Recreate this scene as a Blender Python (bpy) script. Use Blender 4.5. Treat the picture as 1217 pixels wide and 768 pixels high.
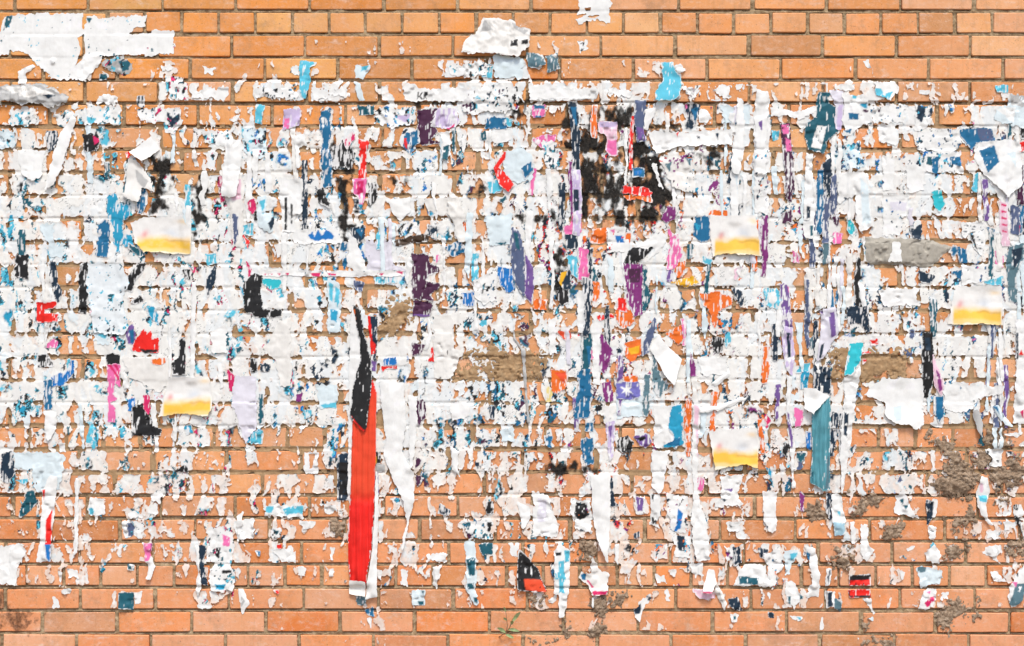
import bpy, math, random
import numpy as np
from mathutils import Vector

# ------------------------------------------------------------------ scene, camera, light
for o in list(bpy.data.objects):
    bpy.data.objects.remove(o)
scene = bpy.context.scene
COL = scene.collection

# The wall was surveyed in units of U metres: x runs right, y runs down from a mark on the wall.
U = 0.00297
XC, YB, ZB = 608.5, 768.0, 0.55          # survey x of the wall's middle, survey y of a low mark, its height above ground


def wx(x): return (x - XC) * U
def wz(y): return ZB + (YB - y) * U


cam_d = bpy.data.cameras.new('camera')
cam = bpy.data.objects.new('camera', cam_d)
COL.objects.link(cam)
CAMDIST = 5.6
cam.location = (0.0, -CAMDIST, ZB + 384 * U)
cam.rotation_euler = (math.radians(90), 0, 0)
cam_d.sensor_width = 36
cam_d.lens = 36 * CAMDIST / (1217 * U)
cam_d.clip_end = 500
scene.camera = cam

SUN_EL, SUN_AZ = math.radians(61), math.radians(180 - 12)      # high, behind the camera, a little to the right
world = bpy.data.worlds.new('World')
scene.world = world
world.use_nodes = True
nt = world.node_tree
sky = nt.nodes.new('ShaderNodeTexSky')
sky.sky_type = 'NISHITA'
sky.sun_disc = False
sky.sun_elevation = SUN_EL
sky.sun_rotation = SUN_AZ
sky.air_density = 1.0
sky.dust_density = 3.0
sky.ozone_density = 0.6
bg = nt.nodes['Background']
bg.inputs['Strength'].default_value = 0.115
nt.links.new(sky.outputs[0], bg.inputs[0])

sd = bpy.data.lights.new('sun', 'SUN')
sd.energy = 1.5
sd.angle = math.radians(11)
sd.color = (1.0, 0.97, 0.895)
sun = bpy.data.objects.new('sun', sd)
COL.objects.link(sun)
sdir = Vector((math.sin(SUN_AZ) * math.cos(SUN_EL), math.cos(SUN_AZ) * math.cos(SUN_EL), math.sin(SUN_EL)))
sun.location = sdir * 20
sun.rotation_euler = sdir.to_track_quat('Z', 'Y').to_euler()

scene.view_settings.view_transform = 'Standard'
scene.view_settings.look = 'None'
scene.view_settings.gamma = 1
scene.view_settings.use_curve_mapping = False
scene.view_settings.exposure = 0.78

# ------------------------------------------------------------------ materials


def new_mat(name):
    m = bpy.data.materials.new(name)
    m.use_nodes = True
    n = m.node_tree.nodes
    for k in list(n):
        n.remove(k)
    out = n.new('ShaderNodeOutputMaterial')
    b = n.new('ShaderNodeBsdfPrincipled')
    m.node_tree.links.new(b.outputs[0], out.inputs[0])
    return m, n, m.node_tree.links, b


def noise_node(n, l, pos, scale, detail=4, rough=0.6, stretch=None):
    t = n.new('ShaderNodeTexNoise')
    t.inputs['Scale'].default_value = scale
    t.inputs['Detail'].default_value = detail
    t.inputs['Roughness'].default_value = rough
    if stretch:
        mp = n.new('ShaderNodeMapping')
        mp.inputs['Scale'].default_value = stretch
        l.new(pos, mp.inputs[0])
        pos = mp.outputs[0]
    l.new(pos, t.inputs['Vector'])
    return t.outputs['Fac']


def ramp(n, l, fac, stops):
    r = n.new('ShaderNodeValToRGB')
    while len(r.color_ramp.elements) > 1:
        r.color_ramp.elements.remove(r.color_ramp.elements[-1])
    r.color_ramp.elements[0].position = stops[0][0]
    r.color_ramp.elements[0].color = stops[0][1]
    for p, c in stops[1:]:
        e = r.color_ramp.elements.new(p)
        e.color = c
    l.new(fac, r.inputs[0])
    return r.outputs[0]


def mixc(n, l, fac, a, b, mode='MIX'):
    m = n.new('ShaderNodeMix')
    m.data_type = 'RGBA'
    m.blend_type = mode
    for sock, v in ((m.inputs[0], fac), (m.inputs[6], a), (m.inputs[7], b)):
        if hasattr(v, 'is_linked'):
            l.new(v, sock)
        else:
            sock.default_value = v
    return m.outputs[2]


def gray(v): return (v, v, v, 1)


def brick_material(name, use_attr):
    m, n, l, b = new_mat(name)
    geo = n.new('ShaderNodeNewGeometry').outputs['Position']
    if use_attr:
        a = n.new('ShaderNodeAttribute')
        a.attribute_name = 'Col'
        base = a.outputs['Color']
    else:
        base = n.new('ShaderNodeObjectInfo').outputs['Color']
    big = noise_node(n, l, geo, 14, 4, 0.6)
    c = mixc(n, l, ramp(n, l, big, [(0.40, gray(0)), (0.72, gray(0.6))]), base, (0.77, 0.40, 0.22, 1))
    hue = noise_node(n, l, geo, 5.5, 3, 0.6)
    c2 = mixc(n, l, ramp(n, l, hue, [(0.44, gray(0)), (0.64, gray(0.3))]), c, (0.66, 0.25, 0.06, 1))
    # pale lime film, smeared in short strokes over the face
    film = noise_node(n, l, geo, 42, 6, 0.72, (0.55, 1, 1.0))
    mask = noise_node(n, l, geo, 6, 2, 0.5)
    mu = n.new('ShaderNodeMath'); mu.operation = 'MULTIPLY'
    l.new(ramp(n, l, film, [(0.52, gray(0)), (0.70, gray(0.55))]), mu.inputs[0])
    l.new(ramp(n, l, mask, [(0.36, gray(0.15)), (0.58, gray(1))]), mu.inputs[1])
    c3 = mixc(n, l, mu.outputs[0], c2, (0.80, 0.68, 0.60, 1))
    # soot pits and grey grime
    pit = noise_node(n, l, geo, 120, 5, 0.7)
    c4 = mixc(n, l, ramp(n, l, pit, [(0.29, gray(0.85)), (0.40, gray(0))]), c3, (0.22, 0.085, 0.035, 1))
    grime = noise_node(n, l, geo, 9, 7, 0.75)
    c5 = mixc(n, l, ramp(n, l, grime, [(0.51, gray(0)), (0.75, gray(0.7))]), c4, (0.33, 0.20, 0.12, 1))
    # rain streaks running down the faces and rubbed, dusty scuffs
    streak = noise_node(n, l, geo, 30, 4, 0.6, (1.6, 1, 0.16))
    c5 = mixc(n, l, ramp(n, l, streak, [(0.55, gray(0)), (0.72, gray(0.38))]), c5, (0.50, 0.25, 0.11, 1))
    scuff = noise_node(n, l, geo, 75, 6, 0.8)
    c5 = mixc(n, l, ramp(n, l, scuff, [(0.52, gray(0)), (0.72, gray(0.5))]), c5, (0.79, 0.53, 0.38, 1))
    l.new(c5, b.inputs['Base Color'])
    b.inputs['Roughness'].default_value = 0.9
    b.inputs['Specular IOR Level'].default_value = 0.25
    bp = n.new('ShaderNodeBump')
    bp.inputs['Strength'].default_value = 0.55
    bp.inputs['Distance'].default_value = 0.0016
    hs = noise_node(n, l, geo, 150, 6, 0.7)
    hb = noise_node(n, l, geo, 32, 4, 0.6)
    ad = n.new('ShaderNodeMath'); ad.operation = 'ADD'
    l.new(hs, ad.inputs[0]); l.new(hb, ad.inputs[1])
    l.new(ad.outputs[0], bp.inputs['Height'])
    l.new(bp.outputs[0], b.inputs['Normal'])
    return m


def grit_material(name, c_lo, c_mid, c_hi, scale=60, dist=0.003, strength=0.8):
    m, n, l, b = new_mat(name)
    geo = n.new('ShaderNodeNewGeometry').outputs['Position']
    f = noise_node(n, l, geo, scale, 7, 0.72)
    c = ramp(n, l, f, [(0.32, c_lo + (1,)), (0.5, c_mid + (1,)), (0.68, c_hi + (1,))])
    g = noise_node(n, l, geo, 7, 4, 0.6)
    c = mixc(n, l, ramp(n, l, g, [(0.35, gray(0)), (0.7, gray(0.5))]), c, c_lo + (1,))
    l.new(c, b.inputs['Base Color'])
    b.inputs['Roughness'].default_value = 0.95
    b.inputs['Specular IOR Level'].default_value = 0.15
    bp = n.new('ShaderNodeBump')
    bp.inputs['Strength'].default_value = strength
    bp.inputs['Distance'].default_value = dist
    l.new(noise_node(n, l, geo, scale * 1.7, 6, 0.75), bp.inputs['Height'])
    l.new(bp.outputs[0], b.inputs['Normal'])
    return m


def paper_material():
    m, n, l, b = new_mat('paper')
    geo = n.new('ShaderNodeNewGeometry').outputs['Position']
    a = n.new('ShaderNodeAttribute')
    a.attribute_name = 'Col'
    g = noise_node(n, l, geo, 26, 6, 0.7)
    c = mixc(n, l, ramp(n, l, g, [(0.50, gray(0)), (0.78, gray(0.22))]), a.outputs['Color'], (0.50, 0.44, 0.37, 1), 'MULTIPLY')
    l.new(c, b.inputs['Base Color'])
    b.inputs['Roughness'].default_value = 0.62
    b.inputs['Specular IOR Level'].default_value = 0.3
    bp = n.new('ShaderNodeBump')
    bp.inputs['Strength'].default_value = 0.35
    bp.inputs['Distance'].default_value = 0.0012
    l.new(noise_node(n, l, geo, 90, 5, 0.65, (1.5, 1, 0.6)), bp.inputs['Height'])
    l.new(bp.outputs[0], b.inputs['Normal'])
    return m


def plain_material(name, col, rough=0.6, var=None):
    m, n, l, b = new_mat(name)
    geo = n.new('ShaderNodeNewGeometry').outputs['Position']
    f = noise_node(n, l, geo, 40, 4, 0.6)
    c = ramp(n, l, f, [(0.35, tuple(x * 0.75 for x in col) + (1,)), (0.65, (var or col) + (1,))])
    l.new(c, b.inputs['Base Color'])
    b.inputs['Roughness'].default_value = rough
    return m


M_BRICK = brick_material('fired_brick', False)
M_BRICK_ATTR = brick_material('fired_brick_course', True)
M_MORTAR = grit_material('mortar', (0.17, 0.115, 0.065), (0.42, 0.305, 0.18), (0.60, 0.475, 0.32), 55, 0.003, 0.9)
M_CRUST = grit_material('mortar_crust', (0.17, 0.11, 0.07), (0.40, 0.29, 0.20), (0.60, 0.48, 0.36), 85, 0.005, 1.0)
M_TAN = grit_material('tan_plaster', (0.30, 0.185, 0.095), (0.42, 0.275, 0.15), (0.52, 0.37, 0.22), 55, 0.002, 0.6)
M_CEMENT = grit_material('grey_cement', (0.36, 0.33, 0.28), (0.43, 0.40, 0.34), (0.50, 0.465, 0.40), 50, 0.0015, 0.5)
M_PAPER = paper_material()


def soot_material():
    m, n, l, b = new_mat('soot')
    geo = n.new('ShaderNodeNewGeometry').outputs['Position']
    a = n.new('ShaderNodeAttribute'); a.attribute_name = 'Col'
    sp = n.new('ShaderNodeSeparateColor'); l.new(a.outputs['Color'], sp.inputs[0])
    f = noise_node(n, l, geo, 120, 5, 0.7)
    mu = n.new('ShaderNodeMath'); mu.operation = 'MULTIPLY_ADD'
    l.new(f, mu.inputs[0]); mu.inputs[1].default_value = 0.9; mu.inputs[2].default_value = -0.45
    ad = n.new('ShaderNodeMath'); ad.operation = 'ADD'; ad.use_clamp = True
    l.new(sp.outputs[0], ad.inputs[0]); l.new(mu.outputs[0], ad.inputs[1])
    l.new(ramp(n, l, ad.outputs[0], [(0.18, gray(0)), (0.75, gray(0.95))]), b.inputs['Alpha'])
    l.new(ramp(n, l, f, [(0.35, (0.012, 0.012, 0.012, 1)), (0.7, (0.05, 0.044, 0.038, 1))]), b.inputs['Base Color'])
    b.inputs['Roughness'].default_value = 0.95
    b.inputs['Specular IOR Level'].default_value = 0.1
    return m


M_SOOT = soot_material()
M_GROUND = grit_material('trodden_earth', (0.13, 0.10, 0.07), (0.24, 0.19, 0.14), (0.34, 0.28, 0.21), 9, 0.02, 0.8)
M_LEAF = plain_material('weed_leaf', (0.30, 0.42, 0.16), 0.5, (0.45, 0.55, 0.27))
M_STEM = plain_material('weed_stem', (0.22, 0.13, 0.07), 0.7)

# ------------------------------------------------------------------ noise on numpy grids
rs = np.random.RandomState(7)
TAB = rs.rand(24, 256, 256).astype(np.float32)
random.seed(11)


def vn(x, y, seed):
    t = TAB[seed % 24]
    ox, oy = (seed * 37.31) % 97, (seed * 71.77) % 89
    ca, sa = math.cos(seed * 0.7), math.sin(seed * 0.7)
    xi = np.floor(x); yi = np.floor(y)
    fx = (x - xi).astype(np.float32); fy = (y - yi).astype(np.float32)
    xi = (xi.astype(np.int32) + int(ox)) & 255; yi = (yi.astype(np.int32) + int(oy)) & 255
    xj = (xi + 1) & 255; yj = (yi + 1) & 255
    fx = fx * fx * (3 - 2 * fx); fy = fy * fy * (3 - 2 * fy)
    a = t[yi, xi] * (1 - fx) + t[yi, xj] * fx
    b = t[yj, xi] * (1 - fx) + t[yj, xj] * fx
    return a * (1 - fy) + b * fy


def fbm(x, y, sx, seed, octv=3, sy=None, rot=0.0, gain=0.55):
    sy = sy or sx
    if rot:
        c, s = math.cos(rot), math.sin(rot)
        x, y = x * c + y * s, -x * s + y * c
    tot = 0; amp = 1.0; r = 0
    for k in range(octv):
        r = r + amp * vn(x / sx + 13.7 * k, y / sy + 5.3 * k, seed + k * 3)
        tot += amp; amp *= gain; sx = sx / 2.03; sy = sy / 2.03
    return r / tot


def rank01(a):
    f = a.ravel()
    s = np.sort(f[::7])
    return np.interp(f, s, np.linspace(0, 1, len(s))).reshape(a.shape).astype(np.float32)


def maxf(a):
    p = np.pad(a, 1, mode='edge')
    r = a
    for i in range(3):
        for j in range(3):
            r = np.maximum(r, p[i:i + a.shape[0], j:j + a.shape[1]])
    return r


def blur(a, n=1):
    for _ in range(n):
        p = np.pad(a, 1, mode='edge')
        a = (p[:-2, 1:-1] + p[2:, 1:-1] + p[1:-1, :-2] + p[1:-1, 2:] + 2 * a) / 6
    return a


def sstep(a, b, x):
    t = np.clip((x - a) / (b - a), 0, 1)
    return t * t * (3 - 2 * t)


def cells(x, y, sx, sy, seed):
    """angular shards: a random value per cell, and the distance to the cell's border"""
    px, py = x / sx, y / sy
    ix, iy = np.floor(px).astype(np.int32), np.floor(py).astype(np.int32)
    d1 = np.full(x.shape, 9.0, np.float32); d2 = d1.copy(); val = np.zeros(x.shape, np.float32)
    for a in (-1, 0, 1):
        for b in (-1, 0, 1):
            cx, cy = (ix + a) & 255, (iy + b) & 255
            d = (ix + a + TAB[seed % 24][cy, cx] - px) ** 2 + (iy + b + TAB[(seed + 1) % 24][cy, cx] - py) ** 2
            near = d < d1
            d2 = np.where(near, d1, np.minimum(d2, d))
            val = np.where(near, TAB[(seed + 2) % 24][cy, cx], val)
            d1 = np.where(near, d, d1)
    return val, np.sqrt(d2) - np.sqrt(d1)


# ------------------------------------------------------------------ sheets cut out of a grid (marching squares)
CASES = {}
for code in range(1, 16):
    ins = [bool(code & (1 << k)) for k in range(4)]            # corners a b c d round the cell
    if code == 5:
        CASES[code] = [['a', 0, 3], ['c', 2, 1]]
    elif code == 10:
        CASES[code] = [['b', 1, 0], ['d', 3, 2]]
    else:
        p = []
        for k in range(4):
            if ins[k]:
                p.append('abcd'[k])
            if ins[k] != ins[(k + 1) % 4]:
                p.append(k)
        CASES[code] = [p]


def sheet(name, F, X, Y, Zmm, C, mat, parent=None, origin=None, smooth=True):
    """one mesh object from the part of the grid where F > 0; X, Y in survey units, Zmm proud of the wall face"""
    h, w = F.shape
    ins = F > 0
    code = (ins[:-1, :-1] * 1 + ins[:-1, 1:] * 2 + ins[1:, 1:] * 4 + ins[1:, :-1] * 8)
    nn = h * w
    ids = np.arange(nn).reshape(h, w)
    hid = nn + np.arange(h * (w - 1)).reshape(h, w - 1)
    vid = nn + h * (w - 1) + np.arange((h - 1) * w).reshape(h - 1, w)
    loops = []; sizes = []
    for cd, polys in CASES.items():
        ii, jj = np.nonzero(code == cd)
        if not len(ii):
            continue
        look = {'a': ids[ii, jj], 'b': ids[ii, jj + 1], 'c': ids[ii + 1, jj + 1], 'd': ids[ii + 1, jj],
                0: hid[ii, jj], 1: vid[ii, jj + 1], 2: hid[ii + 1, jj], 3: vid[ii, jj]}
        for p in polys:
            arr = np.stack([look[t] for t in reversed(p)], 1)
            loops.append(arr.ravel()); sizes.append(np.full(len(ii), len(p), np.int32))
    if not loops:
        return None
    loops = np.concatenate(loops); sizes = np.concatenate(sizes)
    used, inv = np.unique(loops, return_inverse=True)
    P = np.stack([X, Y, Zmm], -1).reshape(-1, 3).astype(np.float32)
    Ff = F.ravel(); Cf = C.reshape(-1, 3) if C is not None else None
    pos = np.empty((len(used), 3), np.float32)
    col = np.empty((len(used), 4), np.float32); col[:, 3] = 1
    isn = used < nn
    pos[isn] = P[used[isn]]
    if Cf is not None:
        col[isn, :3] = Cf[used[isn]]
    e = used[~isn]
    hm = e < nn + h * (w - 1)
    k = e - nn
    a = np.where(hm, (k // max(w - 1, 1)) * w + k % max(w - 1, 1), e - nn - h * (w - 1))
    b = np.where(hm, a + 1, a + w)
    fa, fb = Ff[a], Ff[b]
    t = np.clip(fa / (fa - fb + 1e-9), 0.02, 0.98)[:, None]
    pos[~isn] = P[a] * (1 - t) + P[b] * t
    if Cf is not None:
        col[~isn, :3] = np.where((fa > 0)[:, None], Cf[a], Cf[b])
    wpos = np.empty_like(pos)
    wpos[:, 0] = (pos[:, 0] - XC) * U
    wpos[:, 1] = -pos[:, 2] * 0.001
    wpos[:, 2] = ZB + (YB - pos[:, 1]) * U
    if origin is None:
        origin = wpos.mean(0)
    wpos -= np.array(origin, np.float32)
    me = bpy.data.meshes.new(name)
    me.vertices.add(len(used)); me.loops.add(len(loops)); me.polygons.add(len(sizes))
    me.vertices.foreach_set('co', wpos.ravel())
    me.loops.foreach_set('vertex_index', inv.astype(np.int32).ravel())
    st = np.zeros(len(sizes), np.int32); st[1:] = np.cumsum(sizes)[:-1]
    me.polygons.foreach_set('loop_start', st)
    me.polygons.foreach_set('loop_total', sizes)
    me.update(calc_edges=True)
    if smooth:
        me.polygons.foreach_set('use_smooth', np.ones(len(sizes), bool))
    if Cf is not None:
        at = me.attributes.new('Col', 'FLOAT_COLOR', 'POINT')
        at.data.foreach_set('color', col.ravel())
    me.materials.append(mat)
    o = bpy.data.objects.new(name, me)
    COL.objects.link(o)
    if parent is not None:
        o.parent = parent
        o.location = np.array(origin) - np.array(parent.location)
    else:
        o.location = origin
    return o


def tag(o, label=None, cat=None, group=None, kind=None):
    if label: o['label'] = label
    if cat: o['category'] = cat
    if group: o['group'] = group
    if kind: o['kind'] = kind
    return o


def empty(name, x, y):
    o = bpy.data.objects.new(name, None)
    o.empty_display_size = 0.05
    COL.objects.link(o)
    o.location = (wx(x), 0, wz(y))
    return o


# ------------------------------------------------------------------ the ground and the brick wall
gm = bpy.data.meshes.new('ground')
gm.from_pydata([(-60, -60, 0), (60, -60, 0), (60, 60, 0), (-60, 60, 0)], [], [(0, 1, 2, 3)])
gm.materials.append(M_GROUND)
ground = bpy.data.objects.new('ground', gm)
COL.objects.link(ground)
tag(ground, kind='structure')

wall = bpy.data.objects.new('brick_wall', None)
COL.objects.link(wall)
tag(wall, 'orange brick wall in bond of stretchers and headers, covered in torn posters', 'wall')

# survey grid over the wall: step G units
G = 1.0
GX0, GY0 = -240.0, -60.0
NX, NY = 1700, 892
gx = (GX0 + G * np.arange(NX)).astype(np.float32)
gy = (GY0 + G * np.arange(NY)).astype(np.float32)
XX, YY = np.meshgrid(gx, gy)

COURSE = 27.39
FIRST = 13.5                       # survey y of the bed joint above course 1
HEADERS = {-5, 1, 7, 13, 19, 25, 31}
ROWFIT = {0: (17, 87.75), 1: (40.2, 43.8), 2: (11, 87.9), 3: (51, 87.75), 4: (13, 87.7), 5: (59, 87.9), 6: (15, 87.9),
          7: (41, 43.9), 8: (12, 87.9), 9: (55, 87.9), 10: (10, 87.9), 11: (57, 87.9), 12: (14, 87.9), 13: (38, 43.9),
          14: (16, 87.9), 15: (58, 87.9), 16: (11, 87.9), 17: (54, 87.9), 18: (12, 87.9), 19: (35, 43.9), 20: (6, 87.9),
          21: (48, 87.9), 22: (15, 88.2), 23: (53, 89.2), 24: (6.4, 87.8), 25: (31.5, 43.87), 26: (6.4, 88.6),
          27: (50, 88.5), 28: (2, 88.4)}

# how much paper is left on each course, forty steps across, 0 bare .. 9 full
COVER = [
 '0000000000000000000000000000000000000000', '0000000000000000000000000000000000000000',
 '0000000000001111000021000000000000100000', '0102201011111010023442101210000001000000',
 '2221104243465543357777544344222144312103', '4444243023443356657654345655465476672257',
 '6455342336654765466566444576654464577678', '7664354567875677765676555667557557676788',
 '7776567678785467886787755677785687888677', '9877788878867667786764666778886576988477',
 '9987788888898765688786676788885686577888', '8887888888688888468877777888887467333588',
 '7756888868885668865787667786785646665788', '7766886567677776576766678777577647667688',
 '8877888877886776788666777666787467676557', '8867888878896788887676886677764677778678',
 '7675889888898588883226677777866463237645', '8888889988997588887676577787666575788766',
 '7776886888887488788885788777777675677654', '6776765646443376676755553656786743333113',
 '7776644434344446766544455566555565664243', '8764556464556476763455566665555555664222',
 '5545464454344355355544544456445324231233', '4465542256342255267435444463433245212123',
 '6545644454522446743454334334566542232214', '5133221242221342424334322333466332214214',
 '0120200222101022341212120321324431213001', '0000000000010010000000010100101110100000',
 '0000000000000110000000000000000000000000']
for r_ in COVER:
    assert len(r_) == 40, r_


def row_top(k): return FIRST + COURSE * (k - 1) + 2.1


def cover_at(row, x):
    if row < 0 or row > 28:
        return 0.0
    j = x / 30.425
    if j < 0 or j >= 40:
        return int(COVER[row][0 if j < 0 else 39]) * 0.8
    return float(COVER[row][int(j)])


H = np.full((NY, NX), 0, np.float32)
H[:] = -4.6 + 3.2 * (fbm(XX, YY, 16, 3, 4) - 0.5) * 2 + 2.4 * (fbm(XX, YY, 2.6, 5, 2) - 0.5) * 2
MORT = H.copy()
BR = np.zeros((NY, NX), np.float32)


def brick_color(x, y):
    t = min(max(y / 768, 0), 1); s = min(max(x / 1217, 0), 1)
    top_l = np.array((0.80, 0.355, 0.090)); top_r = np.array((0.81, 0.39, 0.185)); bot = np.array((0.78, 0.315, 0.150))
    c = (top_l * (1 - s) + top_r * s) * (1 - t) + bot * t
    mid = max(0.0, 1 - abs(y - 350) / 210)                # paste has soaked into the bricks of the papered courses
    c = c * (1 - 0.45 * mid) + np.array((0.60, 0.33, 0.155)) * 0.45 * mid
    k = random.gauss(0, 1)
    c = c * (1 + 0.11 * random.gauss(0, 1))
    c = c * np.array((1 - 0.01 * k, 1 + 0.085 * k, 1 + 0.20 * k))
    q = random.random()
    if q < 0.13:
        c = c * np.array((0.84, 0.76, 0.62))
    elif q < 0.27:
        c = c * 0.55 + np.array((0.80, 0.45, 0.28)) * 0.45
    elif q < 0.36:
        c = c * np.array((1.0, 0.86, 0.72))
    return tuple(np.clip(c, 0.02, 0.85))


def brick_shape(L, Ht, seed, depth=0.062):
    """a worn brick: eight-sided outline, chamfered arrises; front face at y = 0"""
    rr = random.Random(seed)
    hx, hz = L / 2, Ht / 2
    c = [rr.uniform(1.0, 4.0) * 0.001 for _ in range(4)]
    j = lambda: rr.uniform(-0.0011, 0.0011)
    out = [(-hx + c[0], -hz), (hx - c[1], -hz), (hx, -hz + c[1]), (hx, hz - c[2]), (hx - c[2], hz), (-hx + c[3], hz),
           (-hx, hz - c[3]), (-hx, -hz + c[0])]
    out = [(x + j(), z + j()) for x, z in out]
    ch = 0.0022
    vs = [(x, depth, z) for x, z in out] + [(x, ch, z) for x, z in out]
    vs += [(x * (1 - ch / hx), rr.uniform(-0.0003, 0.0003), z * (1 - ch / hz)) for x, z in out]
    fs = []
    for k in range(8):
        n2 = (k + 1) % 8
        fs.append((k, n2, 8 + n2, 8 + k))
        fs.append((8 + k, 8 + n2, 16 + n2, 16 + k))
    fs.append(tuple(range(16, 24)))
    return vs, fs


BH = 23.1
bricks = []
for row in range(-7, 35):
    x0, pitch = ROWFIT.get(row, ((12 if row % 2 == 0 else 56), 87.9) if row not in HEADERS else (36, 43.9))
    hd = row in HEADERS
    n0 = int((-500 - x0) // pitch)
    n1 = int((1720 - x0) // pitch)
    proud = {4: 3.5, 3: 1.0}.get(row, 0.0)
    for k in range(n0, n1 + 1):
        xa = x0 + k * pitch + 2.0 + random.uniform(-0.8, 0.8)
        xb = x0 + (k + 1) * pitch - 2.0 + random.uniform(-0.8, 0.8)
        yt = row_top(row) + random.gauss(0, 0.35)
        off = proud + random.gauss(0, 0.8)
        cx, cy = (xa + xb) / 2, yt + BH / 2
        infr = xb > 0 and xa < 1217 and yt + BH > 0 and yt < 768
        vis = 0
        if infr:
            wv = (min(xb, 1217) - max(xa, 0)) * (min(yt + BH, 768) - max(yt, 0))
            cv = sum(cover_at(row, xa + (xb - xa) * f) for f in (0.1, 0.3, 0.5, 0.7, 0.9)) / 50
            vis = wv * (1.02 - cv)
        bricks.append([row, xa, xb, yt, off, cx, cy, hd, vis])
        i0 = max(int(math.ceil((yt - GY0) / G)), 0); i1 = int((yt + BH - GY0) / G) + 1
        j0 = max(int(math.ceil((xa - GX0) / G)), 0); j1 = int((xb - GX0) / G) + 1
        if i1 > 0 and j1 > 0 and i0 < NY and j0 < NX:
            H[i0:i1, j0:j1] = off
            BR[i0:i1, j0:j1] = 1
rank = sorted(range(len(bricks)), key=lambda i: -bricks[i][8])
single = set(rank[:300])
variants = {}
for hd in (0, 1):
    for v in range(7):
        vs, fs = brick_shape((39.8 if hd else 83.8) * U, BH * U, 50 * hd + v)
        me = bpy.data.meshes.new('brick')
        me.from_pydata(vs, [], fs); me.update()
        me.materials.append(M_BRICK)
        variants[hd, v] = me
jv, jf, jc = [], [], []
for i, (row, xa, xb, yt, off, cx, cy, hd, vis) in enumerate(bricks):
    col = brick_color(cx, cy)
    v = random.randrange(7)
    sx = (xb - xa) / (39.8 if hd else 83.8)
    flip = random.random() < 0.5
    if i in single:
        o = bpy.data.objects.new('brick', variants[int(hd), v])
        o.location = (wx(cx), -off * 0.001, wz(cy))
        o.scale = (sx, 1, 1)
        o.rotation_euler = (0, math.radians(random.gauss(0, 0.18)), 0)
        o.color = col + (1,)
        o.parent = wall
        COL.objects.link(o)
    else:
        vs, fs = brick_shape((xb - xa) * U, BH * U, 1000 + v + 20 * hd)
        nb = len(jv)
        jv += [(x + wx(cx), y - off * 0.001, z + wz(cy)) for x, y, z in vs]
        jf += [tuple(nb + q for q in f) for f in fs]
        jc += [col + (1,)] * len(vs)
me = bpy.data.meshes.new('covered_bricks')
me.from_pydata(jv, [], jf); me.update()
at = me.attributes.new('Col', 'FLOAT_COLOR', 'POINT')
at.data.foreach_set('color', np.array(jc, np.float32).ravel())
me.materials.append(M_BRICK_ATTR)
o = bpy.data.objects.new('covered_bricks', me)
o.parent = wall
COL.objects.link(o)
tag(o, kind='stuff')

# mortar bed between the bricks, one rough sheet set back behind the faces, and the wall's body behind it
# bed cut back along brick edges in places, added to deepen the shade line
near = blur(BR, 2)
up = np.roll(near, 2, 0)
shade_gap = sstep(.30, .62, np.maximum(near, up)) * sstep(.42, .58, fbm(XX, YY, 30, 51, 3, 7))
MORT = np.minimum(MORT, -0.8) - 9.0 * shade_gap
jm = maxf(maxf(1 - BR)) - 0.5
jm[(XX < -200) | (XX > 1420)] = -1
jm[0, :] = jm[-1, :] = jm[:, 0] = jm[:, -1] = -1
ms = sheet('mortar', jm, XX, YY, MORT, None, M_MORTAR, wall)
xl, xr = wx(-500), wx(1720)
zt = wz(row_top(-7))
cm = bpy.data.meshes.new('wall_core')
cv_ = [(x, y, z) for y in (0.016, 0.38) for x, z in ((xl, 0), (xr, 0), (xr, zt), (xl, zt))]
cm.from_pydata(cv_, [], [(0, 1, 2, 3), (7, 6, 5, 4), (0, 4, 5, 1), (1, 5, 6, 2), (2, 6, 7, 3), (3, 7, 4, 0)])
cm.materials.append(M_MORTAR)
o = bpy.data.objects.new('wall_core', cm)
o.parent = wall
COL.objects.link(o)

TOP = np.maximum(blur(maxf(np.where(BR > 0, H, -30))), H)
TOP = np.where(BR > 0, H, np.minimum(blur(blur(maxf(H))), 0) * 0.6).astype(np.float32)
TOP = np.maximum(blur(TOP), np.where(BR > 0, H, -99))
TOP0 = TOP.copy()

# ------------------------------------------------------------------ polygons on the grid


def window(pts, pad):
    a = np.array(pts)
    j0 = max(int((a[:, 0].min() - pad - GX0) / G), 0); j1 = min(int((a[:, 0].max() + pad - GX0) / G) + 2, NX)
    i0 = max(int((a[:, 1].min() - pad - GY0) / G), 0); i1 = min(int((a[:, 1].max() + pad - GY0) / G) + 2, NY)
    return slice(i0, i1), slice(j0, j1)


def sdf(pts, X, Y):
    d2 = np.full(X.shape, 1e9, np.float32)
    inside = np.zeros(X.shape, bool)
    n = len(pts)
    for k in range(n):
        x1, y1 = pts[k]; x2, y2 = pts[(k + 1) % n]
        dx, dy = x2 - x1, y2 - y1
        ll = dx * dx + dy * dy + 1e-9
        t = np.clip(((X - x1) * dx + (Y - y1) * dy) / ll, 0, 1)
        d2 = np.minimum(d2, (X - x1 - t * dx) ** 2 + (Y - y1 - t * dy) ** 2)
        if y1 != y2:
            c = ((y1 > Y) != (y2 > Y)) & (X < dx * (Y - y1) / (dy + (1e-9 if dy == 0 else 0)) + x1)
            inside ^= c
    d = np.sqrt(d2)
    return np.where(inside, d, -d)


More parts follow.
